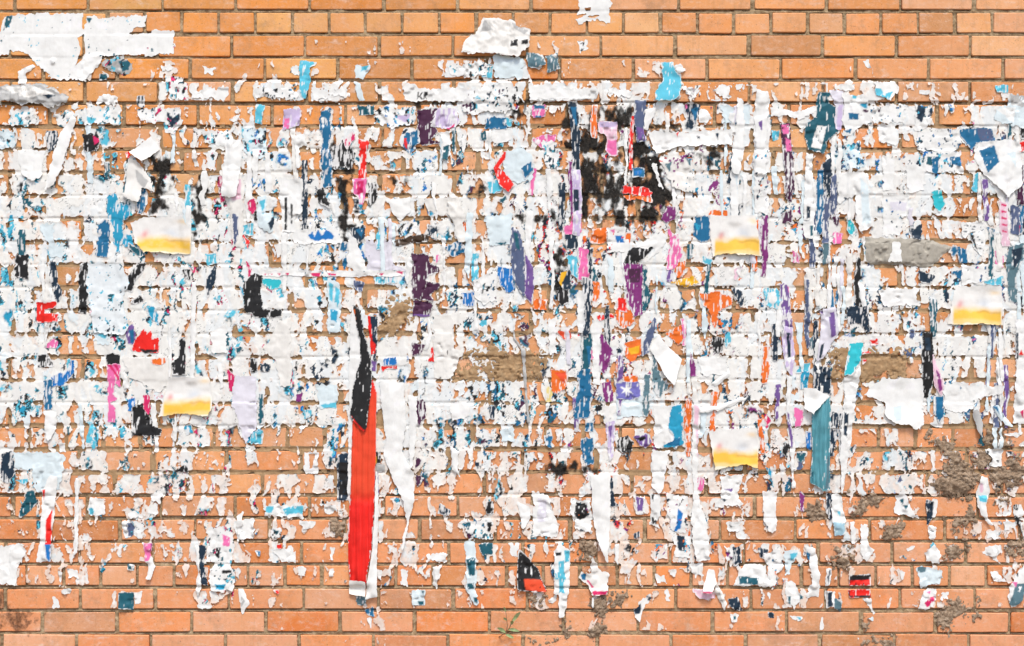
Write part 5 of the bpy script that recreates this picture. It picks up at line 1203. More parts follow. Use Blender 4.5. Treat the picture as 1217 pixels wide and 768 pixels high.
P|n1|829.8,568.1 836,568.9 835,580.6 833.4,583.2 829.2,579.3||-
W|n1.8 e1|650.8,380 659.9,380 661.2,419.1 652.1,421.7||-
W|n1.6 e1|702.9,380 714.6,382.6 713.6,458.2 704.2,455.5||-
N|n1.8 w.2|969.5,435.2 985.2,437.3 986.7,468.6 974.7,465.2 966.9,458.7||-
C|n1|952.6,433.9 962.2,432.1 960.7,441.2 946.1,443||-
b|n1 w.1|952.6,442.5 960.7,442.5 959.1,461.3 951.3,461.3||-
c|n1 w.02 b3|1009.9,409.2 1024.7,408.1 1022.1,426.9 1011.2,445.6 1002.9,445.6 1006,430||paper_scrap|bright cyan flag shaped scrap over the right hand tan plaster patch
W|n1.2|1011.2,445.6 1023.2,426.9 1022.1,448.3 1016.4,471.2 1015.1,489.4 1006,494.6 1003.4,466 1002.3,448.3||torn_poster|white sheet hanging below the bright cyan flag
R|n1|1033.3,404.7 1041.7,403.4 1041.7,409.2 1034.6,409.7||-
R|n.6|1024.2,417.8 1033.9,418.8 1024.2,420.6||-
R|n.6|1025.5,426.9 1028.7,428.2 1025.5,432.6||-
W|n1.4 e1 b9|1038.6,454.8 1050.3,449.6 1095.9,449.3 1096.4,505 1089.4,510.8 1077.6,504.3 1063.3,503 1050.3,492.5 1052.9,479.5 1037.3,471.7 1026.8,469.1|I:1060.7,484.2 1071.1,481.6 1069.8,499.8 1063.3,501.1|torn_poster|big plain white sheet below the right hand tan plaster patch
K|n1.2 k3 w.06|1097.2,395.6 1106.3,395.6 1108.1,419.1 1110.7,445.1 1101.1,471.7 1097.2,471.7 1095.9,432.1|N:1098.5,400.8 1105,400.8 1105.5,416.5 1099.3,416.5|poster_strip|black strip along the right side of the big plain white sheet
p|n.9 k4|1107.6,421.7 1115.9,442.5 1121.1,458.2 1118.5,470.4 1110.2,458.7|m:1111.5,438.6 1116.7,445.1 1120.1,463.4 1115.4,466|paper_curl|pink curl right of the black strip
B|n.9 k3 w.04|1110.2,471.2 1120.6,471.2 1120.4,494.6 1115.9,503 1110.2,489.9|W:1109.7,471.7 1111.8,471.7 1111.8,494.6 1115.4,503 1113.8,503.5 1109.7,489.4|paper_scrap|deep blue pointed tip below the pink curl
W|n1.8|1120.6,456.1 1193.6,458.7 1188.3,468.6 1157.1,476.9 1157.1,487.3 1133.6,489.9 1121.9,484.7|B:1140.2,458.2 1142.8,460.8 1141.5,464.7|torn_poster|white sheet right of the deep blue pointed tip
g|n.8 k4 b8|1154.5,487.3 1161,485.5 1168,502.4 1165.4,518.6 1161,513.4||paper_curl|grey-white shard peeling out over bare orange brick at lower right
I|n1 k4 b6|1177.9,482.1 1185.7,481.6 1193.6,494.6 1204.5,507.6 1196.2,505.6 1183.1,492.5|B:1179.2,482.9 1184.4,482.9 1187,492;N:1189.6,489.4 1193.6,494.6 1190.9,497.2|paper_curl|pale blue and teal curl above the mortar crust at lower right
W|n1.2|1170.1,534.2 1190.9,533.7 1189.9,553.5 1175.3,553.8 1177.9,544.1|K:1171.4,535 1175.3,536.3 1172.7,540.2;K:1183.1,546.7 1187,546.7 1185.7,550.6|paper_scrap|white scrap with black marks on the mortar crust
W|n1.2|1192.3,516 1214.9,514.2 1209.2,521.2||-
N|n1 w.2|987.8,489.4 995.6,492 994.5,507.6 986.5,508.2|W:989.8,490.7 990.9,490.7 990.4,507.6 989.3,507.6|-
N|n1.6 w.35|998.2,492 1004.9,492 1003.9,525.9 998.2,549.8 996.9,516||-
P|n1.5 w.15|943.5,485.5 954.4,486.8 951.8,505 944.8,508.2||paper_scrap|pink scrap left of the teal hanging strip
W|n1 k3|934.4,445.6 941.4,448.3 937.7,489.4 944,525.9 942.9,557.7 946.1,580.1 940.9,580.1 937.7,525.9 933.8,489.4|v:935.1,489.4 937.7,492 942.2,525.9 940.3,533.7 936.2,505|poster_strip|long violet-edged white strip left of the teal hanging strip
u|n1.2|957.8,513.4 963.3,514.2 963.5,534.2 959.1,532.9||-
T|n1|947.4,539.4 956.5,539.4 955.5,547.2 948.7,547.2||-
b|n1.5|909.6,555.1 917.9,559.7 916.4,568.1||-
M|n1|909.6,493.3 915.3,499.8 910.9,508.2||-
W|n1.3 k1|1206.6,380 1223.5,380 1223.5,505 1204,503 1207.1,432.1|R:1209.7,421.7 1213.1,415.2 1216,422.2;M:1210.5,489.4 1215.7,486.8 1215.7,497.2;N:1206.6,395.6 1209.2,395.6 1209.2,426.9 1207.1,426.9|poster_strip|white strip at the right edge below half height
K|n1.5|930.4,525.9 937.2,528.5 934.6,542 930.4,539.4||-
N|n2 w.3|985.2,510.3 994.3,510.3 990.4,541.5 985.2,541.5||-
V|n1.5 w.3|982.5,380 991.7,380 995.6,400.8 990.4,403.4||-
S|n2 w.3|960.4,406.1 969.5,395.6 970.8,406.1 964.3,413.9||-
W|n.9 k3 b6|50.8,582.3 59.9,565.4 69.3,565.4 65.1,601.9 62,633.1 60.7,667 44.3,668 49.5,620.1|R:62.5,604.5 61.5,646.7 54.7,646.7 55.5,618;R:51.1,582.3 55.2,581 52.1,594.6;u:54.7,646.7 61,646.7 60.2,667.5 56.3,662.3|poster_strip|white pennant with red and blue stripe at the lower left
T|n1.2 w.04|23.4,608.4 33.9,584.9 39.6,583.6 44.8,596.7 31.3,611 23.4,614.1||paper_scrap|dark teal fish shaped scrap left of the white pennant
W|n1.8|-15.6,649.3 26.1,647.5 31.8,654 20.8,677.4 18.2,693.6 -15.6,694.1||torn_poster|white sheet at the left edge, low down
W|n.9 k2 b4|89.9,568 94,568 92.7,657.1 88.6,659.7 89.9,594.1||poster_strip|narrow white strip right of the white pennant
W|n.9 k4 b6|170.6,645.4 181.1,646.2 179.7,661.8 183.9,672.7 179.7,689.7 174.5,687.1 177.1,672.7 173.2,667.5|P:170.6,645.4 181.3,645.6 179.2,662.3 177.1,665.7 173,667;m:179.7,646.2 181.6,646.2 180.3,656.6|paper_curl|pink and white hook-shaped curl at the lower left
T|n.7 b4 w.03|142,704.8 158.6,704.8 157.9,723.8 142,722.2||paper_scrap|small teal stamp on a clean brick at the lower left
N|n1.2 w.08|235.8,648.8 245.4,648.8 241.2,667 246.4,695.6 239.7,693.6||-
W|n.9 k3 b4|230.5,646.2 235.8,648.8 237.3,680 240.2,698.3 235.8,709.2 233.2,698.8 235.8,677.9||paper_curl|narrow white curl left of the black dotted white cluster
W|n1.8 i.1 b3|247.5,628.4 273.5,622.7 280.6,646.2 273.5,672.2 280.6,677.4 279.3,701.4 251.4,701.4 247.5,685.7 255.3,667.5 244.9,667.5|K:256.6,651.4 261.8,650.8 260.5,664.4 256.6,661.8;P:264.4,634.4 273.5,638.3 273.5,648.8 265.7,648.8;M:266.2,624 269.4,627.9 268.3,633.1;K:244.9,672.2 251.4,668.3 250.1,674.8;K:264.4,677.4 276.1,677.4 276.1,681.3 264.4,681.3;b:256.6,694.3 268.3,694.3 266.2,700.3 256.6,700.3;N:265.7,687.8 270.9,686.5 271.4,692.5;C:272.2,683.9 280,685.2 278.7,690.4|torn_poster|white cluster with black dots and a pink patch at the lower left
W|n1 k3|282.6,698.8 289.2,700.9 297.5,716.5 288.1,730.8 285.3,719.6|g:286.6,708.7 291.8,713.9 286.6,721.7|paper_curl|white pointed curl below the black dotted cluster
W|n1.8|104.2,592 122.4,594.1 125,609.7 112,614.9 105.5,611.5|C:105.5,601.9 112,604.5 110.7,612.8 106.3,611|-
W|n1.5|177.1,586.8 193.3,583.6 191.7,597.2 179.7,595.9||-
W|n2.2 i.1|144.6,617.5 171.9,620.1 171.9,639.6 148.5,639.6|s:150.6,618.8 159.4,623.2 159.4,638.3 152.1,638.3|paper_scrap|white scrap with a slate violet figure at the lower left
T|n.7|152.4,670.9 159.7,671.7 158.6,677.2 152.4,676.4||-
W|n2|80.8,677.4 94.3,677.4 92.7,686.8 82.1,686.8||-
W|n1.2|69,677.4 74.5,680 71.9,696.2||-
W|n2|278.7,620.6 303.5,617.5 302.7,640.9 281.3,638.9||-
W|n1.5|281.3,611 289.2,609.7 286.6,630.5 282.6,646.2||-
B|n1|304.3,655.3 309,655.3 307.9,660.5||-
W|n1.5|70.3,698.3 84.7,699.6 83.4,704.8 72.9,704.8||-
W|n1|158.9,703.5 169.3,702.2 166.7,716.5 160.2,717.8||-
W|n2|231.8,716.5 254,719.1 250.1,721.7 234.5,721.2||-
W|n1.6|63.8,708.7 71.6,713.9 70.3,721.7 63.8,721.7||-
W|n2.5|140.7,599.3 148.5,607.1 166.7,611 187.6,599.3 188.9,609.7 156.3,614.9||-
W|n2|314.3,600.6 362.5,599.3 360.4,614.9 315.6,612.8|C:316.2,601.9 326.1,601.3 323.4,609.7 316.9,608.4;C:336.5,605.8 343,601.9 361.2,601.3 359.4,611 352.1,609.7 339.1,612.8|paper_scrap|white scrap with sky blue lettering left of the long red strip's middle
I|n1.2 k3 b3|552.7,642.8 565.7,643.5 566,682.6 564.7,700.9 570.1,716.5 565.7,720.7 554,701.4 554,677.9|T:554,664.4 565.2,661.8 564.7,682.6 557.9,685.2;T:554.8,693 563.1,692.5 563.6,699.6 556.6,700.3;T:561.8,708.7 567.8,710 567.8,717.8 563.6,715.2|poster_strip|arm shaped pale strip with teal print in the lower middle
T|n1.8 w.04|567,646.7 585.3,646.2 583.9,657.9 573.5,659.7||paper_scrap|dark teal jagged scrap attached right of the arm shaped strip
I|n.8|488.9,700.9 504.8,700.9 504.8,719.9 489.6,719.6|T:496.7,714.4 503.7,714.4 503.2,719.1 498,719.6;T:501.1,702.2 504.2,702.2 503.2,707.4|paper_scrap|pale blue square scrap on a brick in the lower middle
B|n1|434.2,724.8 443.5,721.7 444.1,731.3 438.1,731.3||-
W|n1|436.8,734.7 442.2,734.7 440.9,747||-
W|n1.5 k2|514.9,674 524,672.2 523,682.6 518.8,698.8 513.6,693.6||-
W|n1.8|475.8,677.4 485.5,677.4 483.9,696.2 477.1,693.6||-
W|n1.2|389.9,674.8 396.6,674.8 396.6,685.2 391.2,685.7||-
W|n1.5 i.2|322.1,627.1 333.9,626.6 334.1,639.9 323.4,640.2|T:323.4,629.2 332.6,630.5 328.7,635.7|-
W|n2.5 i.2|547.5,620.6 586.6,617.5 584.5,638.3 557.9,641.5|T:548.8,622.7 560.5,620.1 556.6,630.5;K:578.7,621.4 584.5,620.1 583.9,630.5 580,633.1|-
K|n1 w.1|578.7,597.2 585.8,596.7 585.5,610.2 578.7,610.2||-
R|n.6|330,648.2 333.9,647.5 333.9,651.4 330.7,651.4||-
W|n.8|447.2,676.4 454,677.4 453.4,689.4 448.5,688.4||paper_scrap|small white rectangle on a brick right of the long red strip's foot
W|n2|357.3,620.6 376.8,618.8 372.9,626.6 359.9,628.4||-
W|n2.2|380.8,599.3 399,601.9 400.3,607.1 388.6,611||-
W|n2.5|505.8,659.2 529.2,654 529.2,667 508.4,667||-
W|n2|326.1,654 349.5,648.8 352.1,667 333.9,668.3||-
W|n1.2|392.5,648.8 397.4,651.4 396.4,665.7 393.3,664.9||-
N|n2 w.4|524,599.3 534.5,607.1 531.8,611 521.4,609.7||-
W|n1.5|353.4,673.5 363.8,674.8 362.5,685.2 354.7,682.6||-
R|n.6|325.3,701.4 330.7,701.4 330.7,705.5||-
S|n2 k3 w.3|423.7,708.7 435.5,710 434.2,719.1 426.3,717.8||-
K|n.8 k2 b7 w.04|616.9,654 626.1,661.8 639.1,677.4 643.2,689.1 649.5,702.4 623.4,701.4 615.6,698.8 615.6,672.7|o:622.4,687.8 643.2,688.4 649.2,703.2 624.7,701.1|torn_poster|black and red flag shaped scrap at the lower middle
W|n.9 k2 b6|658.6,654.5 665.1,644.8 677.1,654 677.1,682.6 675.5,704 670.6,733.2 665.1,733.2 663.8,706.6 658.6,705.3|C:663.8,667 670.3,665.7 670.9,704.8 664.6,704.8;C:659.4,680 672.9,680 672.4,689.1 659.9,687.8;C:670.3,654 677.1,654 676.8,667 671.6,668.3;K:659.9,656.6 667.2,655.5 666.7,659.7 660.4,660.5|poster_strip|white strip with a sky blue cross, lower middle, torch shaped
W|n1.1 k3 b9 f2|701.6,564.1 725,564.1 724.8,620.1 722.4,668.6 718.5,662.3 709.4,641.5 704.7,615.4||poster_strip|broad white spike pointing down at the lower centre
N|n1|726.3,568 729.5,596.7 736,600.6 725.6,601.1||-
O|n1.3 b5 k2|704.2,661.8 712,677.4 724,682.6 721.4,706.6 704.2,706.6 696.4,693.6 688.6,685.7 691.2,680 701.6,680|M:703.7,702.2 721.4,701.6 720.4,706.6 704.2,706.6;M:696.4,687.8 700.3,690.4 707.3,698.8 702.9,698.3;B:689.9,682.6 696.4,681.3 695.9,689.1 691.2,689.1|paper_scrap|cream mask shaped scrap with red trim below the broad white spike
W|n1.4 b2|752.4,724.8 761.5,713.9 771.9,706.1 776.1,711.3 766.7,719.1 761.5,730 760.2,739.2 753.7,731.3|N:753.7,721.7 761.5,717.8 761,729.5 754.2,730;N:766.7,707.4 775.1,710 770.6,714.4|paper_scrap|navy and white bird shaped scrap at the bottom, right of centre
W|n.7 b14 k3|842.3,676.1 848.8,677.4 850.6,693 844.9,703.5 833.2,703.5 837.1,690.4|M:833.9,701.9 846.2,701.9 844.9,704 833.9,704|folded_paper|white cone of paper sticking out at the bottom, right of centre
O|n.9 k3 b5|850.1,689.1 856.6,700.9 863.6,716.5 860.5,724.8 852.7,709.2 848.8,703.5|g:851.4,693 860.5,719.1 855.3,711.3|-
p|n2|822.7,700.9 850.1,703.5 848.8,710 831.8,711.3||-
N|n1.2 w.06|865.7,711.8 876.1,710 881.1,724.8 873.5,724.8 868.3,719.6||paper_scrap|small navy scrap below right of the white paper cone
W|n1|868.3,730 877.7,729.5 876.7,739.2 869.6,739.2|T:871.4,732.1 875.1,732.1 874.6,736.3 871.4,736.3|-
W|n1.4 b3|870.9,696.2 883.9,669.6 894.4,670.9 910,672.2 911.3,695.6|T:877.4,684.4 900.9,686.5 900.1,694.3 878.7,693.6;K:882.6,659.7 897.5,659.2 894.9,667.5 883.9,665.7|torn_poster|white skirt shaped scrap with a teal band at the lower right of centre
N|n1.5 w.15|870.9,649.3 878.7,650.1 880.6,668.3 873.5,671.4 868.3,657.1||-
W|n2.5 i.1|679.5,592.7 700.3,594.1 704.7,609.7 702.1,633.1 686,628.4 677.6,609.7|K:684.7,596.7 696.4,599.3 700.3,612.3 688.6,620.1 682.1,609.7|paper_scrap|white scrap with a black fibrous smudge left of the broad white spike
W|n1.8|752.4,587.5 766.7,590.1 764.6,611 755.8,610.2|v:755.8,590.1 764.6,592 763.6,607.1 757.3,607.6|paper_scrap|white scrap with a violet zigzag, lower middle right
W|n.9 k4 b3|730.3,646.7 735.7,646.2 734.4,672.7 731.6,667.5 729.7,654.5||paper_curl|slim white curl right of the broad white spike's tip
W|n2 i.06|792.8,586.8 816.2,591.4 816.7,633.1 798,631|u:805.8,605 811.5,609.7 808.9,628.4 800.6,632.3 804.5,620.6|torn_poster|white scrap with a blue squiggle at the lower middle right
W|n2 i.05|800.6,636.3 821.4,638.9 820.4,664.4 803.2,662.3|N:804.5,636.3 814.1,637.6 814.1,655.3 805.8,654.5|paper_scrap|white scrap with navy letters beneath the blue squiggle
W|n1.3 k2|773.2,586.8 785,587.5 785.2,609.7 779.7,620.1 786.8,631 773.2,623.2|K:773.2,587.5 777.1,586.8 775.8,596.7;K:774,613.6 779.7,617.5 782.4,623.2 774.5,622.2|paper_scrap|black-edged white hook left of the blue squiggle scrap
W|n1.3 k2 b3|615.6,597.2 628.7,601.9 630.2,614.9 622.1,631 618.2,620.6||paper_scrap|white running-man shaped scrap, lower middle
W|n1.8|633.9,584.2 652.1,588.8 661.5,614.9 663,638.3 633.9,637.6|h:639.1,591.4 649.5,594.1 649.5,620.1 639.1,620.1|torn_poster|white and lilac column right of the running-man scrap
W|n1.6|856.6,565.4 881.3,565.4 876.7,586.2 882.9,600.6 847.5,602.4 857.9,592|v:860.5,581.5 871.4,579.7 869.9,585.5;N:856.6,592.7 864.4,593.5 860.5,596.7|torn_poster|white scrap with a violet smear right of the very long white-pink strip
W|n1.2|863.1,620.6 880.3,618.8 879,630.5 865.7,632.3|K:867,624 873.5,625.8 868.3,627.4|-
W|n2.5|779.7,682.6 792.8,683.9 791.5,693 782.4,691.7||-
W|n1.8|790.2,702.2 795.4,702.2 795.4,713.9 790.7,715.2||-
W|n2 k1|605.2,646.2 616.9,646.2 615.6,661.8 607.8,659.2||-
W|n1.2 k1|652.1,713.9 661.2,706.1 662.5,710 656,720.4||-
W|n1.4|787.6,646.2 792.8,648.8 791.5,656.6||-
N|n1|753.7,634.4 759.4,631.8 759.4,637 755,638.9||-
N|n1.4|753.7,652.7 759.4,655.3 756.3,657.9||-
W|n1.5 i.1|860.5,648.8 870.9,651.4 870.9,664.4 863.1,667||-
W|n1.3|796.7,676.1 803.2,676.9 801.9,685.2 797.5,683.9||-
W|n1|702.9,707.4 706.3,711.3 704.7,721.7 703.2,720.4||-
N|n2 w.2|902.2,651.4 911.3,654 910,663.1 903.5,661.8||-
W|n2|820.1,672.2 834.5,669.6 835.8,685.2 826.6,685.2||-
W|n.9 k5 b6|1164.9,565.4 1172.7,566.7 1176.9,583.6 1170.6,601.9 1173.2,614.9 1181.1,624.3 1175.3,624.5 1163.6,607.6 1159.7,588.8|p:1163.6,573.2 1168.8,575.8 1167.5,586.2 1163.6,584.9;C:1162.3,588.8 1172.7,588.8 1171.4,596.7 1163.6,595.4|paper_curl|white leaf shaped curl on the mortar crust near the right edge
W|n1.1 k2|1201.4,599.8 1214.9,598 1216.2,612.3 1210.7,614.9 1219.6,646.2 1207.1,620.6|K:1202.7,599.3 1210.5,598.7 1209.2,607.1 1204,604.5;K:1204,609.7 1210.5,615.4 1217,643.5 1209.2,627.9|paper_curl|black-edged white figure scrap at the right edge, low down
W|n1.2 k2 b3|1206.6,683.1 1219.6,663.1 1220.9,693 1214.4,713.9 1201.4,722.2 1196.2,709.2|S:1206.6,693.6 1219.6,693 1213.1,719.6 1198.2,719.6;P:1201.4,690.4 1208.7,691.7 1206.6,698.3;K:1206.6,680 1209.7,680.5 1208.7,685.2|torn_poster|white and slate bird shaped scrap at the bottom right edge
K|n.8 w.04 b2|1009.4,684.4 1033.9,683.1 1033.6,694.6 1009.9,695.6|R:1009.9,689.9 1033.6,688.9 1033.6,694.9 1009.9,695.6|paper_scrap|black over red tag on a brick at the lower right
R|n.7 w.05 b2|1008.1,701.4 1033.3,701.4 1033.9,708.7 1009.9,709.5|K:1008.1,701.4 1010.2,701.4 1010.2,709.5 1008.1,708.7;K:1009.1,707.9 1033.9,707.4 1033.9,709.5 1009.1,710|paper_scrap|red tag with black rim just under the black over red tag
W|n.9|982.5,676.1 988.3,675.1 986.7,695.6 981,696.2|N:984.6,676.9 987.2,676.4 985.2,685.2;N:982.5,685.2 985.7,682.6 983.8,695.1|paper_scrap|striped navy and white tag left of the black over red tag
W|n1|981.2,702.2 992.2,702.2 990.9,720.4 982.5,722.2|N:983.1,703.5 989.8,703.5 987.8,710 989.8,719.6 983.8,721.2|paper_scrap|white tag with navy blots under the striped tag
S|n1.2 w.04|991.7,711.8 999.7,713.9 998.4,724.8 991.7,722.2||-
W|n1.8 i.03|907,657.1 927.8,651.4 932,672.2 922.6,683.1 923.2,698.8 907,696.2 912.2,677.4||torn_poster|white scrap left of the pale cyan scraps at the lower right
I|n1.8|931.7,654.5 948.7,654 940.9,672.7 939.6,682.6 933.1,683.1|C:938.3,657.9 948.7,656.6 943.5,664.4 939.6,667|-
W|n1.2 k3|956.5,649.3 969.5,651.4 972.6,677.4 973.7,683.1 972.1,709.2 956.5,709.2 966.9,688.4 963,672.7|B:957.8,654 963,657.9 961.7,667 958.1,663.1|poster_strip|white ring-like strip curving over a joint at the lower right
W|n1.6|933.1,691 943.5,690.4 954.4,708.7 943.5,723.5 934.4,714.4|T:950,706.1 954.4,708.7 953.4,716.5 950.8,713.9;T:935.7,708.7 939.6,708.7 938.3,721.7|-
W|n1.2 k4 b5|987.8,586.8 999.5,587.5 1004.9,620.1 1002.3,636.3 991.7,636.3 987.8,607.6|w:989.8,620.1 1004.4,621.4 1002.3,636.8 991.9,636.8;C:993,607.1 998.7,607.1 998.2,613.6|poster_strip|white brush shaped strip with pale blue foot below the teal hanging strip
N|n1.2 w.2|982.5,586.8 989.1,588.8 986.7,617.5 982.5,607.6||-
W|n1.4 k2|1021.6,620.6 1030.7,624 1032.3,646.2 1038.8,654 1029.4,667.5 1022.9,659.7||paper_scrap|white bunched scrap right of the pale blue footed brush strip
W|n1.2 k1|1008.6,618 1015.1,620.1 1016.7,646.2 1011.2,646.7||-
W|n1.6 b2|1063.3,589.4 1073.7,578.4 1079.2,594.1 1084.7,609.7 1090.9,615.4 1063.3,608.9|T:1068.5,594.1 1073.7,592.7 1072.4,599.3;T:1072.4,600.6 1078.9,599.8 1076.3,605.8|paper_scrap|white hand shaped scrap with teal spots at the lower right
W|n.9|1107.6,592 1114.4,594.1 1111.8,614.9 1106.3,615.4|N:1100.8,594.1 1109.2,596.1 1108.1,614.9 1102.4,623.7|paper_scrap|navy and white upright tag right of the hand shaped scrap
N|n.8 w.03|1100.8,594.6 1108.9,596.7 1107.8,614.9 1102.4,623.2||-
W|n1.3|1102.4,624.5 1111.8,627.9 1111.8,641.5 1103.7,638.9||-
W|n1.8 f3 k2|1098.5,657.1 1110.2,646.2 1117,654 1114.4,668.8 1101.1,666.2||crumpled_paper|white shell shaped scrap at the lower right
I|n1.6|1089.4,675.3 1094.6,672.2 1119.6,678.7 1118.3,693.6 1094.6,697.5|S:1089.4,673.5 1101.1,673.5 1099.8,680 1090.7,680|paper_scrap|pale grey-blue scrap below the shell shaped scrap
W|n1.6|1089.4,722.2 1097.2,700.9 1112.8,699.6 1113.1,713.9 1105,724.8 1090.7,725.9|M:1098.5,716.5 1105,710 1110.2,708.7 1109.7,713.9 1101.1,723;P:1101.1,703.5 1106.3,702.2 1105,706.1|paper_scrap|white scrap with magenta petals near the bottom right
W|n1.6|1170.1,649.3 1189.6,646.2 1189.9,654 1183.1,661.8 1188.9,669.6 1183.1,667.5 1170.1,657.1||-
m|n.9 w.1|950.8,583.6 955.5,588.8 954.2,606.3 951.8,605||paper_scrap|violet tongue hanging below the long violet-edged strip
W|n1.3 k1 b4|907,583.6 923.9,583.6 921.6,630.5 914.8,633.6 907,620.6||poster_strip|white strip left of the violet tongue
W|n1.5|1175.3,677.9 1183.1,680 1194.1,690.4 1180.5,691||-
W|n1.1|1025.5,711.8 1034.6,710 1038.8,730 1033.3,722.2||-
W|n1.2|1077.6,651.4 1086.7,648.8 1085.4,653.4 1078.9,654.5||-
W|n1.5|1118,704.8 1127.1,703.5 1125.8,711.3 1118.5,711.8||-
W|n1|1194.9,614.9 1200.1,620.1 1198.8,629.2 1192.3,631.8||-
W|n1.2|974.7,732.1 978.6,734.7 977.9,747.7 975.3,747.7||-
W|n1|910.9,703.5 916.1,704.8 914.8,715.2||-
N|n1|913.5,728.2 919.5,729.5 918.7,733.4 914.3,733.4||-
W|n2|938.3,732.1 952.6,732.1 951.3,737.3 940.9,736.8|C:946.1,733.4 951.8,733.4 950.8,736.8|-
W|n1|1068.5,677.4 1075,680 1073.7,689.1 1070.6,689.1||-
W|n1|1017.7,756.9 1021.6,758.2 1020.3,762.1||-
I|n1|1032,734.7 1037.3,733.4 1037.3,737.3||-
R|n1|1201.4,693 1206.6,690.4 1206.1,698.3||-
W|n1.5|1171.4,631.8 1183.1,630.5 1183.1,639.6 1172.7,639.6||-
W|n1.2|1133.6,636.3 1138.8,635.7 1138.3,641.5 1134.2,640.9||-
W|n1.2|1103.7,624 1111.5,626.6 1110.2,633.1||-
L|n1 k2 w.35|931,388 941,390 944,420 941,445 935,440 930,410|N:934,395 939,396 940,425 936,425|poster_strip|lilac and navy strip continuing below the violet lettered strip
h|n1 k4 w.3 b4|978,368 992,365 996,395 990,405 978,426 970,428 974,400|v:984,372 991,370 993,398 987,402;N:975,410 979,408 976,426 972,426|poster_strip|draped white and violet strip above the teal hanging strip
N|n1 w.3 k1|692,330 703,332 702,365 699,400 693,398 695,360||poster_strip|navy strip with white lettering above the blue column
L|n.9 w.25 k2|680,202 689,203 691,240 688,280 681,278 682,240|N:681,225 688,226 688,250 682,252|poster_strip|lilac and navy strip under the glossy navy strip by the burnt area
W|n1 k2 b3|870,180 879,180 878,240 876,262 869,262 868,215|I:871,190 877,190 876,230|poster_strip|white hanging strip just left of the navy D shaped scrap
W|n1 k2|958,182 966,183 964,230 961,262 955,262 956,220|N:958,245 963,246 962,262 958,260|poster_strip|white strip with a dark tip between the plum strip and the navy crescent
W|n1 k3 b4|1003,470 1013,472 1012,520 1006,560 1000,590 998,540 1000,500|N:1003,490 1008,492 1006,520 1002,516|poster_strip|white strip hanging right of the teal hanging strip
I|n.9 k2|555,252 562,254 561,300 557,330 553,320 553,280||poster_strip|pale icy strip left of the pale azure strip in the middle
W|n1 k3 b3|228,335 234,335 233,400 231,455 226,450 227,390||poster_strip|long thin white strip above the lower left flyer
W|n1 k3 b3|485,470 496,472 495,520 490,560 486,555 487,510||poster_strip|white strip right of the long white spike
"""

COMPOUND = """
red_poster_strip|425,712|long bright red strip with a torn black upper part hanging left of centre|paper strip
>|W|n.8 k4 r4|418,364 424,366 428,385 432,410 430,430 424,450 421,478 419,500 424,520 420,560 417,600 413,592 414,540 415,460 416,400||white_edge|white torn edge along the black part
>|N|n1|438,376 448,378 447,415 447,440 443,440 441,410|R:435,372 440,374 443,405 447,410 446,420 441,422 438,400;v:441,428 447,430 446,462 442,455|upper_print|navy, red and violet print beside the black part
>|R|n.5 w0 s1 v6 k5 b6|443,452 447,468 446,500 446,540 445,580 443,620 441,650 436,680 435,692 418,692 415,665 415,640 416,610 418,580 419,540 420,500 432,505|q:400,470 470,450 470,560 460,600 400,600|red_face|smooth bright red face
>|K|n1.1 w.01 s1 k6 b5|420,363 427,368 432,395 439,425 441,450 440,470 434,512 427,506 417,492 419,480 421,460 424,445 429,430 429,405 424,380|R:418,494 428,506 434,511 432,515 422,503;G:418,368 422,368 424,385 421,384|black_flap|torn black flap folded over the red
>|W|n.5 s1 k4 b8|447,560 446,600 443,650 437,690 435,711 449,709 448,685 449,640 450,600 449,560||white_back|white reverse along the right
>|O|n.4 b8|415,689 435,690 435,708 415,706||white_tab|white tab at the foot
teal_poster_strip|975,582|teal pleated strip hanging under a white folded flap at the right|paper strip
>|f|n.8 w.02 s1 v7 f4 k3 b5|964.8,490.7 975.3,481.6 985.7,471.7 985.7,497.2 984.9,536.3 984.6,581.1 977.3,581.9 969.5,575.9 963,573.3 965.6,536.3|S:982.5,541.5 984.9,541.5 984.6,580.6 979.9,581.1;T:963,562.4 966.4,559.7 965.6,574.1|teal_sheet|
>|W|n.6 b14 k2|955.2,461.3 969.5,462.1 984.6,471.2 964.8,491.5 955.2,484.7|O:960.4,482.9 970.8,466 972.1,467.3 963,485.5;O:982.5,471.2 984.6,471.2 964.8,491.5 961.7,489.4|folded_flap|white flap folded over its top
"""

for k_, ln in enumerate(PATCHES.strip().split('\n')):
    nm, mt, rag, th, ro, sp, pl, lb = ln.split('|')
    patch(nm, P_(pl), {'tan': M_TAN, 'cem': M_CEMENT, 'cru': M_CRUST, 'soot': M_SOOT}[mt], float(rag), float(th), float(ro), lb, float(sp), 40 + 5 * k_)

# ------------------------------------------------------------------ scraps and strips of posters


def opts_of(s):
    d = {}
    for t in s.split():
        d[t[0]] = float(t[1:])
    return d


